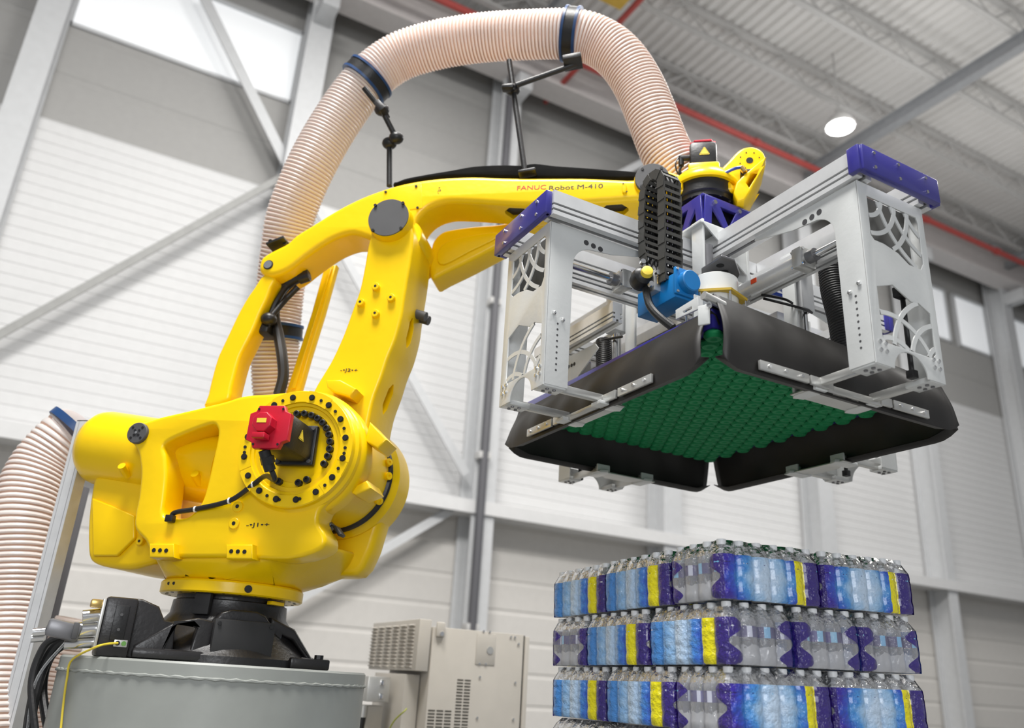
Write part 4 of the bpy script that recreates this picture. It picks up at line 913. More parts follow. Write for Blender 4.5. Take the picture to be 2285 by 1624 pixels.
# vinyl curtains hung around the plenum
def curtain(p0, p1, outw, ztop0, ztop1, zbot, flare, bulge):
    """p0,p1: ends (x,y); outw: outward direction"""
    bm = bmesh.new(); n, m_ = 40, 12; p0, p1, ow = Vector((*p0, 0)), Vector((*p1, 0)), Vector((*outw, 0)); G = []
    along = (p1-p0).normalized(); Lc = (p1-p0).length
    rows = [(-.045, -.02), (-.03, .012), (-.0, .025)] 
    for i in range(n+1):
        t = i/n; col = []; zt = ztop0+(ztop1-ztop0)*t; e = abs(2*t-1)
        wob = .011*math.sin(t*17)+.008*math.sin(t*41+1)
        for oy, oz in rows: col.append(bm.verts.new(p0.lerp(p1, t)+ow*(oy)+Vector((0, 0, zt+oz))))
        for k in range(m_+1):
            s = k/m_
            out_ = bulge*math.sin(PI*s)*(1-.35*e**4) + flare*s*s + wob*s*(1-s)*2
            ed = max(0, e-.86)/.14
            z = zt+(zbot-zt)*s + .035*ed*ed*s
            stretch = along*((2*t-1)*.015*s)
            col.append(bm.verts.new(p0.lerp(p1, t)+stretch+ow*(out_+.012)+Vector((0, 0, z))))
        # hem folded back under
        col.append(bm.verts.new(p0.lerp(p1, t)+along*((2*t-1)*.012)+ow*(flare-.03)+Vector((0, 0, zbot+.012+.03*max(0, e-.86)/.14))))
        G.append(col)
    for A, C_ in zip(G, G[1:]):
        for k in range(len(A)-1): bm.faces.new((A[k], C_[k], C_[k+1], A[k+1]))
    o = obj('curtain', bm, M['curtain'], gr, True, 80, recalc=True)
    sd = o.modifiers.new('thick', 'SOLIDIFY'); sd.thickness = .004
    return o
cx, cy = .60, .69
c1 = curtain((-cx, -cy+.02), (-cx, cy), (-1, 0), -.955, -.985, -1.165, .05, .035)
c2 = curtain((-cx+.0, -cy), (cx, -cy), (0, -1), -.90, -.965, -1.165, .04, .04)
c3 = curtain((cx, -cy), (cx, cy-.01), (1, 0), -.96, -.96, -1.165, .05, .025)
c4 = curtain((-cx, cy), (cx, cy), (0, 1), -.96, -.96, -1.165, .05, .025)
# hinged weight bars along the near curtain hems
def bar(x0, x1, yy, ax, z=-1.135, par=None, bolts=3):
    c_ = ((x0+x1)/2, yy, z) if ax == 0 else (yy, (x0+x1)/2, z); s = (abs(x1-x0), .012, .034) if ax == 0 else (.012, abs(x1-x0), .034)
    o = B('hem_bar', c_, s, M['galv'], par, bev=.002)
    for i in range(bolts):
        q = x0+(x1-x0)*(i+.5)/bolts
        p = Vector((q, yy-.006, z)) if ax == 0 else Vector((yy-.006, q, z)); dd = Vector((0, -.008, 0)) if ax == 0 else Vector((-.008, 0, 0))
        CY('bolt', p, p+dd, .007, M['steel'], o, seg=8)
for a0, a1, nb in ((-.44, -.235, 3), (-.22, -.12, 0), (.17, .235, 0), (.25, .46, 3)):
    bar(a0, a1, -cx-.075, 1, par=c1, bolts=nb)
for a0, a1, nb in ((-.47, -.24, 3), (-.23, -.12, 0), (.13, .19, 0), (.20, .40, 3)):
    bar(a0, a1, -cy-.07, 0, par=c2, bolts=nb)
B('hinge_plate', (-cx-.07, .02, -1.145), (.015, .30, .026), M['galv'], c1); B('hinge_plate', (0.0, -cy-.065, -1.145), (.28, .015, .026), M['galv'], c2)
for pr, cc_ in ((c1, (-cx-.02, -cy+.03, -.975)), (c2, (-cx-.0, -cy-.03, -.935))): pass
B('corner_plate', (-cx-.05, -cy-.005, -.975), (.010, .042, .075), W_, gr, rot=Matrix.Rotation(.5, 3, 'Z'), bev=.004)
for z in (-.945, -.95): CY('bolt', (-cx-.045, -cy-.03, z), (-cx-.055, -cy-.035, z), .008, M['steel'], gr, seg=8)
CY('roller', (-cx+.04, -cy-.005, -.915), (-cx-.05, -cy-.005, -.90), .016, M['galv'], gr, seg=16)
slab('slotted_plate', [[(-.61, -.905), (-.485, -.90), (-.485, -.862), (-.61, -.855)], [(-.575, -.892), (-.525, -.892), (-.525, -.882), (-.575, -.88)]], -.60, -.592, W_, gr, bev=.001, axes='yz')
# white duct collar
LA('duct_collar', (-.312, -.385, -.90), (0, 0, 1), [(.092, 0), (.092, .28), (.086, .285), (.08, .27), (0, .27)], M['cream'], gr, seg=56)
col = slab('collar_bracket', [[(-.312+.125*math.cos(i*PI/3+.3), -.385+.125*math.sin(i*PI/3+.3)) for i in range(6)], circ(-.312, -.385, .094, 24)], -.71, -.70, M['brass'], gr, axes='xy')
col.data.materials.clear(); col.data.materials.append(mat('ochre_bracket', (.5, .33, .02), .5))
for i in range(6): CY('stud', (-.312+.115*math.cos(i*PI/3+.3), -.385+.115*math.sin(i*PI/3+.3), -.70), (-.312+.115*math.cos(i*PI/3+.3), -.385+.115*math.sin(i*PI/3+.3), -.79), .005, M['steel'], col, seg=8)
# centre bracketry
B('corner_bracket', (-.19, -.22, -.30), (.26, .20, .012), W_, gr, bev=.002)
slab('gusset', [[(-.31, -.305), (-.06, -.305), (-.06, -.50)]], -.325, -.317, W_, gr, bev=.001)
B('gusset_post', (-.30, -.28, -.48), (.012, .07, .40), W_, gr, bev=.001); B('gusset_side', (-.065, -.28, -.41), (.012, .10, .22), W_, gr, bev=.001)
hp_ = hull('pivot_plate', [(x, y, z) for x, y in ((-.355, -.357), (-.365, -.488), (-.297, -.49), (-.20, -.415), (-.163, -.345), (-.25, -.24)) for z in (-.565, -.555)], M['darkplate'], gr, bev=.002, seg=1)
for p in ((-.32, -.43), (-.27, -.40), (-.23, -.36)): CY('hole', (p[0], p[1], -.5665), (p[0], p[1], -.5655), .016, M['black'], hp_, seg=14)
CY('guide_post', (-.27, -.30, -.40), (-.27, -.30, -.56), .024, M['darkplate'], gr); 
LA('ball_stud', (-.27, -.345, -.555), (0, 0, -1), [(.03, 0), (.03, .03), (.015, .035), (.015, .06), (0, .06)], M['black'], gr, seg=20)
for p in ((-.15, -.285, -.30), (-.27, -.285, -.30)): B('clamp_block', (p[0], p[1]+.02, -.285), (.05, .05, .03), M['galv'], gr)
B('valve_block', (-.05, -.25, -.30), (.06, .06, .07), M['galv'], gr); B('valve_knob', (-.03, -.25, -.26), (.02, .03, .05), M['black'], gr)
# air cylinders: body, end blocks, chrome rod
def air_cyl(name, p, ax, L, rodL, sgn):
    p = Vector(p); d = Vector((1, 0, 0)) if ax == 0 else Vector((0, 1, 0)); d = d*sgn
    o = CY(name, p, p+d*L, .03, M['alu'], gr, seg=28)
    for q in (0, L): 
        c_ = p+d*q; B('end_block', c_, (.05, .085, .085) if ax == 0 else (.085, .05, .085), M['galv'], o, bev=.008)
        for s1 in (-1, 1):
            for s2 in (-1, 1):
                off = Vector((0, s1*.032, s2*.032)) if ax == 0 else Vector((s1*.032, 0, s2*.032)); CY('bolt', c_+off-d*.03, c_+off+d*.03, .007, M['steel'], o, seg=8)
    CY('rod_gland', p+d*(L+.02), p+d*(L+.06), .026, M['darkplate'], o, seg=20)
    CY('rod', p+d*(L+.02), p+d*(L+rodL), .013, M['steel'], o, seg=16)
    B('label', p+d*.12+Vector((0, -.031, 0) if ax == 0 else (-.031, 0, 0)), (.03, .003, .02) if ax == 0 else (.003, .03, .02), M['orange'], o, bev=0)
    return o
air_cyl('air_cylinder', (-.10, -.30, -.575), 1, .36, .30, -1)
air_cyl('air_cylinder', (-.30, -.10, -.575), 0, .27, .30, -1)
air_cyl('air_cylinder', (.30, .02, -.56), 0, .22, .30, 1)
air_cyl('air_cylinder', (.05, .34, -.54), 1, .22, .30, 1)
RL = [(0.1654,-0.5336)][0]
for p in ((RL[0], -.40, RL[1]), (-.40, .17, -.58), (.38, .30, -.72)):
    o = B('lift_cylinder', p, (.075, .075, .19), AL, gr, bev=.005); CY('lift_rod', (p[0], p[1], p[2]-.09), (p[0], p[1], -.93), .02, M['steel'], o, seg=16)
for p in ((RL[0]-.07, -.40, RL[1]-.05), (-.38, .09, -.68), (.43, -.17, -.74)): B('guide_strip', p, (.012, .07, .42), W_, gr, bev=.002)
B('valve_block', (.10, -.40, -.46), (.05, .07, .04), M['black'], gr, bev=.01)
B('manifold', (.35, -.15, -.55), (.20, .06, .07), AL, gr); TU('blue_tube', [(.12, -.30, -.47), (.20, -.27, -.46), (.30, -.24, -.47), (.40, -.22, -.5)], .012, M['bluetube'], gr, 8); TU('blue_tube', [(.10, -.20, -.45), (.25, -.2, -.44), (.40, -.21, -.47)], .012, M['bluetube'], gr, 8)
slab('hole_plate', [[(.05, -.10), (.40, -.10), (.40, .12), (.05, .12)], circ(.15, -.04, .02, 14), circ(.25, -.04, .012, 10), circ(.30, .05, .02, 14)], -.60, -.594, W_, gr, axes='xy')
# corrugated black duct on the right
o = obj('duct_hose', hose_bm([(.14, -.60, -.50), (.13, -.61, -.62), (.12, -.64, -.76), (.11, -.66, -.92)], .060, .012, 20, .93), [M['black'], M['blackm']], gr, recalc=False)
o2 = obj('duct_hose', hose_bm([(-.30, .42, -.60), (-.31, .40, -.75), (-.33, .38, -.9)], .04, .011, 20, .93), [M['black'], M['blackm']], gr, recalc=False)
# blue pressure switch and clamps left of the collar
vb = B('vacuum_valve', (-.50, -.305, -.715), (.10, .24, .105), M['valve'], gr, bev=.004)
B('valve_face', (-.50, -.43, -.70), (.115, .012, .115), M['valve'], vb, bev=.003)
LA('valve_dial', (-.50, -.435, -.70), (0, -1, 0), [(.046, 0), (.044, .028), (.04, .032), (0, .032)], M['valve'], vb, seg=32)
for s1 in (-1, 1):
    for s2 in (-1, 1): CY('bolt', (-.50+s1*.048, -.436, -.70+s2*.048), (-.50+s1*.048, -.442, -.70+s2*.048), .006, M['steel'], vb, seg=8)
B('valve_bracket', (-.555, -.30, -.665), (.05, .07, .09), M['galv'], gr); B('name_plate', (-.555, -.337, -.665), (.02, .002, .03), M['brass'], gr)
LA('signal_head', (-.60, -.26, -.655), (-.3, -1, .1), [(.04, 0), (.045, .03), (.04, .06), (.025, .075), (0, .08)], M['black'], gr, seg=24)
LA('beacon', (-.618, -.335, -.65), (-.5, -1, .2), [(.025, 0), (.022, .02), (.0, .028)], M['yellowtag'], gr, seg=16)
for p in ((-.57, -.34, -.64), (-.605, -.34, -.70), (-.63, -.32, -.60)): CY('bolt', p, Vector(p)+Vector((-.004, -.016, 0)), .011, M['steel'], gr, seg=10)
TU('flex_cable', [(-.595, -.30, -.70), (-.60, -.33, -.78), (-.59, -.37, -.84), (-.56, -.42, -.90)], .016, M['black'], gr, 10)
for x in (-.50, -.43): slab('slot_bracket', [[(x-.02, -.93), (x+.02, -.93), (x+.02, -.78), (x-.02, -.78)], [(x-.006, -.91), (x+.006, -.91), (x+.006, -.85), (x-.006, -.85)]], -.50, -.495, W_, gr)
for pts in ([(-.05, -.38, -.60), (.05, -.42, -.61), (.15, -.40, -.62)], [(-.02, -.36, -.60), (.1, -.44, -.64), (.2, -.42, -.63)], [(-.60, .05, -.55), (-.5, .0, -.50), (-.42, -.05, -.49)], [(-.4, .3, -.66), (-.44, .22, -.70), (-.42, .1, -.72)]):
    TU('air_tube', pts, .006, M['black'], gr, 6)
# clutter of profile brackets on the plenum top
slab('sheet_bracket', [[(0.4836,-0.8732),(0.4932,-0.7332),(0.1918,-0.7441),(0.166,-0.7723),(0.3844,-0.8926)]], -.503, -.497, W_, gr, axes='yz')
for x, z in [(0.4092,-0.7877),(0.3819,-0.7895),(0.3588,-0.79)]: CY('hole', (-.5035, x, z), (-.505, x, z), .009, M['black'], gr, seg=10)
# ---------------------------------------------------------------- energy chain
ec = thing('energy_chain', 'black articulated cable chain looped beside the robot wrist', 'cable chain', (GP[0]-.522, GP[1]-.33, GP[2]-.02))
pth = [(0, -.035, -.66), (0, -.035, -.55), (0, -.035, -.40), (0, -.035, -.27), (0, -.03, -.24)] + [(0, .03-.065*math.cos(t), -.21+.075*math.sin(t)) for t in [PI*i/10 for i in range(1, 10)]] + [(0, .095, -.24), (0, .10, -.32), (0, .098, -.44), (0, .085, -.52)]
CP = resample([Vector(p) for p in pth], .034); CW = .044
bm = bmesh.new()
for s in (-1, 1):
    box(bm, (s*CW, 0, 0), (.006, .042, .040)); box(bm, (s*(CW-.004), .0, .016), (.006, .036, .02))
box(bm, (0, -.02, -.006), (CW*2, .005, .015)); box(bm, (0, .02, -.006), (CW*2, .005, .015))
bmesh.ops.recalc_face_normals(bm, faces=bm.faces); lm_ = bpy.data.meshes.new('chain_link'); bm.to_mesh(lm_); bm.free(); finish(lm_, M['chain'], False)
for i, (p, q) in enumerate(zip(CP, CP[1:])):
    o = link('chain_link', lm_, ec, (p+q)/2); dv = (q-p).normalized()
    o.rotation_euler = (math.atan2(dv.z, dv.y)-PI/2+.06, 0, 0); o.scale.x = 1.0 if i % 2 else .94
for x in (-.025, 0, .022):
    bm = bmesh.new(); tube(bm, cr([Vector((x, 0, 0))+p for p in CP[::3]+[CP[-1], Vector((.01, .05, -.60)), Vector((.03, .0, -.70))]], 3), .008, 8); obj('cable', bm, M['black'], ec)
# ---------------------------------------------------------------- pallet of bottled water
PC = (2.01*.985, 2.205*.985)
PAZ = math.radians(-3.5)
LH = .2085
Z1 = 1.3+.312
PB, PD = .0765, .205
def prof_bottle(): return [(0, .002), (.028, .0), (.0355, .006), (.036, .03), (.033, .045), (.036, .06), (.036, .115), (.0345, .12), (.036, .128), (.036, .136), (.030, .155), (.016, .174), (.0135, .18), (.0135, .186)]
bm = bmesh.new(); lathe(bm, (0, 0, 0), (0, 0, 1), prof_bottle(), 14); bmesh.ops.recalc_face_normals(bm, faces=bm.faces)
bot_me = bpy.data.meshes.new('bottle'); bm.to_mesh(bot_me); bm.free(); finish(bot_me, M['bottle'])
bm = bmesh.new(); lathe(bm, (0, 0, 0), (0, 0, 1), [(.0165, .182), (.017, .198), (.0158, .2015), (0, .2015)], 12); bmesh.ops.recalc_face_normals(bm, faces=bm.faces)
cap_me = bpy.data.meshes.new('cap'); bm.to_mesh(cap_me); bm.free(); finish(cap_me, M['capw'])
def band_mat(name, cols):
    m = bpy.data.materials.new(name); m.use_nodes = True; nt = m.node_tree; p = nt.nodes['Principled BSDF']; p.inputs['Roughness'].default_value = .4
    tc = nt.nodes.new('ShaderNodeTexCoord'); sp = nt.nodes.new('ShaderNodeSeparateXYZ'); nt.links.new(tc.outputs['UV'], sp.inputs[0])
    r = nt.nodes.new('ShaderNodeValToRGB'); r.color_ramp.interpolation = 'CONSTANT'
    for i, (pos, c_) in enumerate(cols):
        e = r.color_ramp.elements[i] if i < 2 else r.color_ramp.elements.new(pos)
        e.position = pos; e.color = lin(c_)
    nt.links.new(sp.outputs[0], r.inputs[0]); nt.links.new(r.outputs[0], p.inputs['Base Color']); return m
M['botlabel'] = band_mat('bottle_label_print', [(0, '#2c2170'), (.16, '#d8dcec'), (.24, '#2c2170'), (.42, '#7fc4ee'), (.52, '#2c2170'), (.70, '#d8dcec'), (.76, '#4a3f95'), (.9, '#8fd0f2')])
bm = bmesh.new(); uvl = bm.loops.layers.uv.new(); n = 16; A = []
for k in range(n+1):
    an = 2*PI*k/n; A.append([bm.verts.new((.0367*math.cos(an), .0367*math.sin(an), z)) for z in (.088, .124)])
for k in range(n):
    f = bm.faces.new((A[k][0], A[k+1][0], A[k+1][1], A[k][1]))
    for lp, uv in zip(f.loops, ((k/n, 0), ((k+1)/n, 0), ((k+1)/n, 1), (k/n, 1))): lp[uvl].uv = uv
lab_me = bpy.data.meshes.new('label'); bm.to_mesh(lab_me); bm.free(); finish(lab_me, M['botlabel'])
def film_print(kind, left=False):
    m = bpy.data.materials.new('film_print_'+kind); m.use_nodes = True; nt = m.node_tree; p = nt.nodes['Principled BSDF']
    p.inputs['Roughness'].default_value = .25; p.inputs['Coat Weight'].default_value = .5; p.inputs['Coat Roughness'].default_value = .08; p.inputs['Specular IOR Level'].default_value = .6
    L_ = nt.links.new
    tc = nt.nodes.new('ShaderNodeTexCoord'); sp = nt.nodes.new('ShaderNodeSeparateXYZ'); L_(tc.outputs['UV'], sp.inputs[0])
    no = nt.nodes.new('ShaderNodeTexNoise'); no.inputs['Scale'].default_value = 34; no.inputs['Detail'].default_value = 4; L_(tc.outputs['Object'], no.inputs['Vector'])
    def math_(op, a_, b_=None):
        q = nt.nodes.new('ShaderNodeMath'); q.operation = op
        for i, v in enumerate((a_, b_)):
            if v is None: continue
            if isinstance(v, (int, float)): q.inputs[i].default_value = v
            else: L_(v, q.inputs[i])
        return q.outputs[0]
    n0 = math_('SUBTRACT', no.outputs['Fac'], .5)
    # film wrinkles
    n2 = nt.nodes.new('ShaderNodeTexNoise'); n2.inputs['Scale'].default_value = 42; n2.inputs['Detail'].default_value = 3; L_(tc.outputs['Object'], n2.inputs['Vector'])
    b = nt.nodes.new('ShaderNodeBump'); b.inputs['Strength'].default_value = .8; b.inputs['Distance'].default_value = .02; L_(n2.outputs['Fac'], b.inputs['Height']); L_(b.outputs[0], p.inputs['Normal'])
    if kind == 'side':
        dv = math_('MULTIPLY', math_('ABSOLUTE', math_('SUBTRACT', sp.outputs[1], .5)), .22)
        u = math_('ADD', sp.outputs[0], math_('MULTIPLY', n0, .16))
        # burst: distance from the pale centre grows towards top and bottom
        du = math_('ADD', math_('ABSOLUTE', math_('SUBTRACT', u, .44)), math_('MULTIPLY', dv, .9))
        r = nt.nodes.new('ShaderNodeValToRGB'); es = r.color_ramp.elements
        es[0].position = .08; es[0].color = lin('#c3d9f0'); es[1].position = .46; es[1].color = lin('#3626a0')
        for pos, c_ in ((.19, '#9cc4ea'), (.27, '#4a96dc'), (.36, '#2b55c6')):
            e = es.new(pos); e.color = lin(c_)
        if left:
            r.color_ramp.elements.remove(r.color_ramp.elements[-1])
            for pos, c_ in ((0.0, '#3f78c6'), (.13, '#3f8ad6'), (.24, '#7fb2e4'), (.33, '#bcd4ee'), (.50, '#a9c8ea'), (.59, '#5a9ade'), (.66, '#2a55c2')):
                pass
            while len(r.color_ramp.elements) > 1: r.color_ramp.elements.remove(r.color_ramp.elements[-1])
            r.color_ramp.elements[0].position = 0; r.color_ramp.elements[0].color = lin('#3f7fcc')
            for pos, c_ in ((.20, '#4a92da'), (.30, '#93bde6'), (.42, '#c3d8ee'), (.54, '#a0c4ea'), (.61, '#4d8fdc'), (.68, '#2750c0')):
                e = r.color_ramp.elements.new(pos); e.color = lin(c_)
            L_(u, r.inputs[0])
        else: L_(du, r.inputs[0])
        us = sp.outputs[0]
        yl = math_('MULTIPLY', math_('GREATER_THAN', us, .725), math_('LESS_THAN', us, .84))
        pu = math_('GREATER_THAN', us, .84)
        m1 = nt.nodes.new('ShaderNodeMix'); m1.data_type = 'RGBA'; L_(yl, m1.inputs[0]); L_(r.outputs[0], m1.inputs[6]); m1.inputs[7].default_value = lin('#f2e600')
        m2 = nt.nodes.new('ShaderNodeMix'); m2.data_type = 'RGBA'; L_(pu, m2.inputs[0]); L_(m1.outputs[2], m2.inputs[6]); m2.inputs[7].default_value = lin('#33217c')
        L_(m2.outputs[2], p.inputs['Base Color'])
    else:
        # purple side wings pinched at mid height, clear window between
        p.inputs['Base Color'].default_value = lin('#36247e')
        v = sp.outputs[1]; us = sp.outputs[0]
        e_ = math_('MINIMUM', us, math_('SUBTRACT', 1.0, us))
        wv = math_('ADD', .13, math_('MULTIPLY', .10, math_('SINE', math_('MULTIPLY', v, 9.5))))
        mask = math_('LESS_THAN', e_, wv)
        t = nt.nodes.new('ShaderNodeBsdfTransparent'); t.inputs[0].default_value = (.98, .98, 1, 1)
        g = nt.nodes.new('ShaderNodeBsdfGlossy'); g.inputs['Roughness'].default_value = .1; L_(b.outputs[0], g.inputs['Normal'])
        d = nt.nodes.new('ShaderNodeBsdfDiffuse'); d.inputs[0].default_value = (.85, .86, .9, 1)
        x0 = nt.nodes.new('ShaderNodeMixShader'); L_(math_('ADD', .16, math_('MULTIPLY', .26, math_('LESS_THAN', math_('ADD', v, math_('MULTIPLY', n0, .35)), .40))), x0.inputs[0]); L_(t.outputs[0], x0.inputs[1]); L_(d.outputs[0], x0.inputs[2])
        x1 = nt.nodes.new('ShaderNodeMixShader'); x1.inputs[0].default_value = .10; L_(x0.outputs[0], x1.inputs[1]); L_(g.outputs[0], x1.inputs[2])
        x2 = nt.nodes.new('ShaderNodeMixShader'); L_(mask, x2.inputs[0]); L_(x1.outputs[0], x2.inputs[1]); L_(p.outputs[0], x2.inputs[2])
        L_(x2.outputs[0], nt.nodes['Material Output'].inputs[0])
    return m
M['filmside'] = film_print('side'); M['filmleft'] = film_print('side', True); M['filmend'] = film_print('end')
NX, NY = 6, 4
def film_mesh(side_m):
    bm = bmesh.new(); uvl = bm.loops.layers.uv.new(); hx, hy = NX*PB/2, NY*PB/2
    def side(nb, L_, fixed, fn, mi):
        K = 8; cols = []
        for i in range(nb*K+1):
            s = -L_/2+L_*i/(nb*K); ph = (i % K)/K
            dep = .016*(abs(2*ph-1)**2.4)
            if i == 0 or i == nb*K: dep = .014
            cols.append((s, dep, i/(nb*K)))
        zs = [(.0, .012), (.006, .002), (.03, .0), (.048, .003), (.07, .0), (.115, .0), (.122, .002), (.132, .0), (.150, .003)]
        V = [[bm.verts.new(fn(s, fixed-dep*(.35 if j == 0 else 1)-ins, z)) for j, (z, ins) in enumerate(zs)] for s, dep, u in cols]
        for i in range(len(cols)-1):
            for j in range(len(zs)-1):
                f = bm.faces.new((V[i][j], V[i+1][j], V[i+1][j+1], V[i][j+1])); f.material_index = mi
                for lp, (ii, jj) in zip(f.loops, ((i, j), (i+1, j), (i+1, j+1), (i, j+1))): lp[uvl].uv = (cols[ii][2], zs[jj][0]/.15)
        return V
    S1 = side(NX, NX*PB-.012, hy, lambda s, d, z: (s, -d, z), 0)
    S3 = side(NX, NX*PB-.012, hy, lambda s, d, z: (-s, d, z), 0)
    S2 = side(NY, NY*PB-.012, hx, lambda s, d, z: (d, s, z), 1)
    S4 = side(NY, NY*PB-.012, hx, lambda s, d, z: (-d, -s, z), 1)
    SS = [S1, S2, S3, S4]
    for A, C_ in zip(SS, SS[1:]+SS[:1]):
        for j in range(len(A[0])-1):
            f = bm.faces.new((A[-1][j], C_[0][j], C_[0][j+1], A[-1][j+1])); f.material_index = 2 if False else 0
            for lp in f.loops: lp[uvl].uv = (.95, .5)
    # clear top draped over the shoulders
    ring = [c_[-1] for S in SS for c_ in S]; rin = []
    for v in ring:
        sx = .90 if abs(v.co.x) > .01 else 1
        rin.append(bm.verts.new((v.co.x*.93, v.co.y*.90, .182+.004*math.sin(v.co.x*90)*math.sin(v.co.y*80))))
    rn = len(ring); r2 = [bm.verts.new((v.co.x*.9, v.co.y*.86, .203)) for v in rin]
    for i in range(rn):
        j = (i+1) % rn
        for P_, Q_ in ((ring, rin), (rin, r2)):
            f = bm.faces.new((P_[i], P_[j], Q_[j], Q_[i])); f.material_index = 2
            for lp in f.loops: lp[uvl].uv = (.5, .5)
    f = bm.faces.new(r2); f.material_index = 2
    me = bpy.data.meshes.new('shrink_film'); bmesh.ops.recalc_face_normals(bm, faces=bm.faces); bm.to_mesh(me); bm.free()
    finish(me, [side_m, M['filmend'], M['filmclear']], True, 70); return me
film_me = film_mesh(M['filmside']); film_left = film_mesh(M['filmleft'])
TILT = Matrix.Translation((*PC, Z1)) @ Matrix.Rotation(math.radians(-1.5), 4, Vector((.462, .887, 0))) @ Matrix.Translation((-PC[0], -PC[1], -Z1))
wn = ['top', 'middle', 'bottom']
def pack(x, y, z, rot, label, full=True):
    """x along right edge, y along left edge (pallet frame); rot: pack's own rotation"""
    ca, sa = math.cos(PAZ), math.sin(PAZ)
    j = random.uniform(-.004, .004); k = random.uniform(-.004, .004)
    t = thing('water_pack', label, 'bottle pack', (PC[0]+ca*(x+j)-sa*(y+k), PC[1]+sa*(x+j)+ca*(y+k), z), PAZ+rot+random.uniform(-.012, .012), 'shrink-wrapped packs of water bottles')
    link('shrink_film', film_me if rot == 0 else film_left, t)
    m4 = TILT @ Matrix.Translation(t.location) @ t.rotation_euler.to_matrix().to_4x4(); t.location = m4.to_translation(); t.rotation_euler = m4.to_euler()
    if full:
        for i in range(NX):
            for q in range(NY):
                if 0 < i < NX-1 and 0 < q < NY-1 and (i+q) % 2: continue
                o = link('bottle', bot_me, t, ((i-(NX-1)/2)*PB, (q-(NY-1)/2)*PB, .001)); o.rotation_euler = (0, 0, random.uniform(0, 6.28))
                link('cap', cap_me, o); link('label', lab_me, o)
    return t
LX, LY = NX*PB+.004, NY*PB+.004
for L_, z in ((0, Z1), (2, Z1-2*LH)):
    w_ = wn[L_]
    pack(LX/2, LY/2, z, 0, 'water bottle pack at the near corner of the %s layer' % w_)
    pack(LX*1.5, LY/2, z, 0, 'rightmost water bottle pack of the %s layer' % w_)
    pack(LY/2, LY+LX/2, z, -PI/2, 'water bottle pack in the middle of the left face, %s layer' % w_)
    pack(LY/2, LY+LX*1.5, z, -PI/2, 'leftmost water bottle pack of the %s layer' % w_)
z = Z1-LH
pack(LY/2, LX/2, z, -PI/2, 'water bottle pack at the near corner of the middle layer')
pack(LY*1.5, LX/2, z, -PI/2, 'second water bottle pack from the corner, right face of middle layer')
pack(LY*2.5, LX/2, z, -PI/2, 'rightmost water bottle pack of the middle layer')
pack(LY/2, LX*1.5, z, -PI/2, 'water bottle pack in the middle of the left face, middle layer')
pack(LX/2, LX*2+LY/2, z, 0, 'leftmost water bottle pack of the middle layer')
for k in range(3, 8):
    z = Z1-k*LH
    for (x, y, r, nm) in ((LX/2, LY/2, 0, 'near corner'), (LX*1.5, LY/2, 0, 'right end'), (LY/2, LY+LX/2, -PI/2, 'left face middle'), (LY/2, LY+LX*1.5, -PI/2, 'left end')):
        pack(x, y, z, r, 'water pack at the %s of layer %s, below the frame' % (nm, ['four', 'five', 'six', 'seven', 'eight'][k-3]), False)
pal = thing('wooden_pallet', 'wooden pallet carrying the stacked water bottle packs', 'pallet', (PC[0], PC[1], 0), PAZ)
zt = Z1-7*LH
for i in range(7): B('deck_board', (LX, .07+i*.165, zt-.012), (LX*2, .1, .02), M['wood'], pal, bev=.002)
for x in (.05, LX, LX*2-.05): B('stringer', (x, .55, (zt-.022)/2), (.06, 1.1, zt-.022), M['wood'], pal, bev=.002)
# ---------------------------------------------------------------- controller cabinet behind
CA = [(2.196,6.179),(2.105,5.097),(2.24,5.17),(2.829,5.073)]
cx0, cy0 = 2.10, 5.05
cab = thing('control_cabinet', 'beige robot control cabinet with vent slots standing behind the pedestal', 'cabinet', (cx0, cy0, 0), 0)
BE = M['beige']; ZC = 1.655
B('body', (.42, .35, ZC/2-.02), (.66, .70, ZC-.04), BE, cab, bev=.004)
B('door', (.775, .35, ZC/2-.02), (.03, .72, ZC-.06), BE, cab, bev=.004); B('door_gap', (.756, .35, ZC/2-.02), (.012, .69, ZC-.05), M['black'], cab, bev=0)
ac = B('cooling_unit', (.035, .43, ZC-.155), (.085, .86, .31), BE, cab, bev=.006)
for i in range(6):
    for j in range(12):
        y0 = .06+i*.137
        bm = bmesh.new(); vs = [(-.008, y0, 0), (-.008, y0+.105, 0), (-.026, y0+.095, -.008), (-.026, y0+.01, -.008), (-.008, y0, -.016), (-.008, y0+.105, -.016)]
        v = [bm.verts.new((p[0], p[1], ZC-.03+p[2]-j*.0225)) for p in vs]
        for f in ((0, 1, 2, 3), (3, 2, 5, 4), (0, 3, 4), (1, 5, 2)): bm.faces.new([v[q] for q in f])
        obj('louver', bm, BE, ac, False)
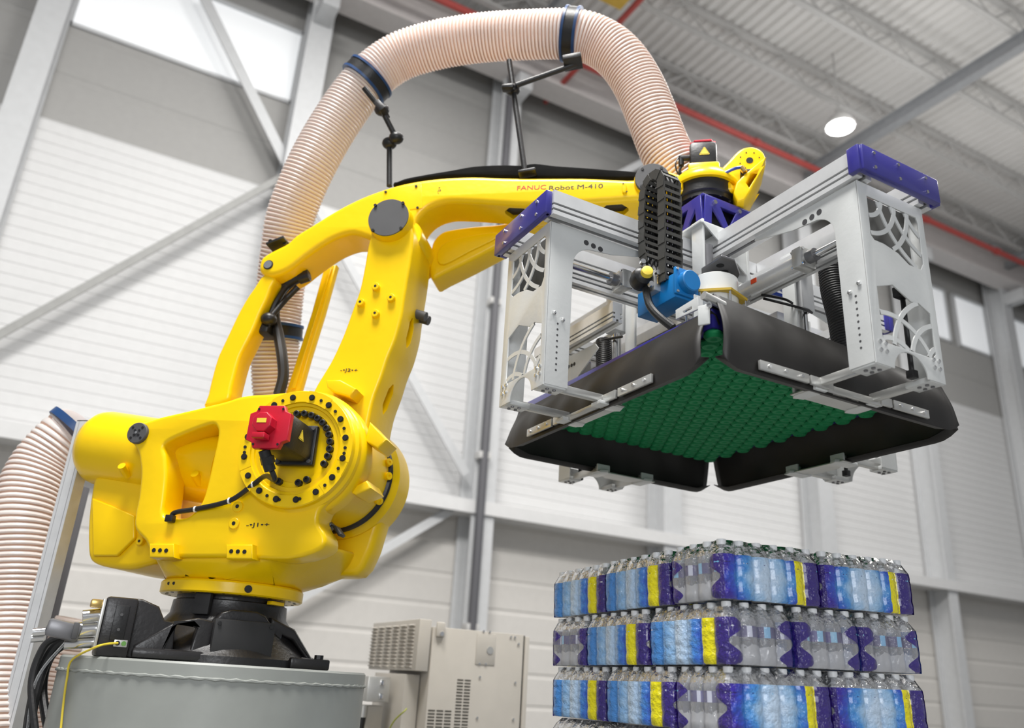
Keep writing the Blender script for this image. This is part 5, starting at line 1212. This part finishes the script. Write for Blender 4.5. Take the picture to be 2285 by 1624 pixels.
def slot_rows(x0, z0, n, nc, w_, dx):
    for i in range(n):
        for c_ in range(nc): B('slot', (x0+c_*dx, -.0005, z0-i*.0185), (w_, .003, .0075), M['beiged'], body_, bev=0)
body_ = [o for o in cab.children if o.name.startswith('body')][0]
slot_rows(.305, ZC-.345, 20, 2, .042, .052); slot_rows(.125, ZC-.53, 10, 3, .045, .056)
B('cover_plate', (.47, -.001, ZC-.15), (.14, .006, .19), BE, cab, bev=.001); CY('logo_disc', (.50, -.004, ZC-.155), (.50, -.008, ZC-.155), .024, M['galv'], cab, seg=20)
B('lifting_lug', (.135, -.012, ZC-.055), (.06, .02, .09), BE, cab, bev=.008); CY('bolt', (.14, -.022, ZC-.08), (.14, -.03, ZC-.08), .014, M['steel'], cab, seg=10)
for x, z in ((.445, .04), (.49, .04), (.65, .06), (.68, .06), (.71, .10), (.44, .32), (.70, .34), (.44, .56), (.70, .56), (.43, .24), (.475, .24)): CY('screw', (x, 0, ZC-z), (x, -.008, ZC-z), .007, M['steel'], cab, seg=8)
B('side_box', (.03, .40, ZC-.33-.50), (.10, .55, 1.0), BE, cab, bev=.004)
# small junction box between pedestal and cabinet
jb = thing('junction_box', 'small grey latched junction box between pedestal and beige cabinet', 'box', [(5.276,1.248)][0][:1] and (1.965, 5.42, -.215), 0)
B('housing', (0, 0, 1.44), (.15, .22, .15), M['galv'], jb, bev=.006); B('post', (.02, .05, .67), (.12, .12, 1.34), BE, jb)
for z in (1.40, 1.48): B('latch', (.02, -.113, z), (.03, .012, .035), M['steel'], jb)
CY('gland', (-.05, 0, 1.34), (-.05, 0, 1.27), .03, M['galv'], jb, seg=14); CY('gland_hose', (-.05, 0, 1.28), (-.07, 0, 1.05), .026, M['black'], jb, seg=12)
o = TU('ground_wire', [(2.035, 4.99, 1.13), (2.01, 4.963, 1.115), (1.988, 4.984, 1.089), (1.968, 5.009, 1.055), (1.955, 5.036, 1.0), (1.95, 5.05, .9)], .0045, mat('yellow_green_wire', (.35, .38, .05), .5), None, 8); tag(o, 'short yellow green wire at the cabinet corner', 'wire')
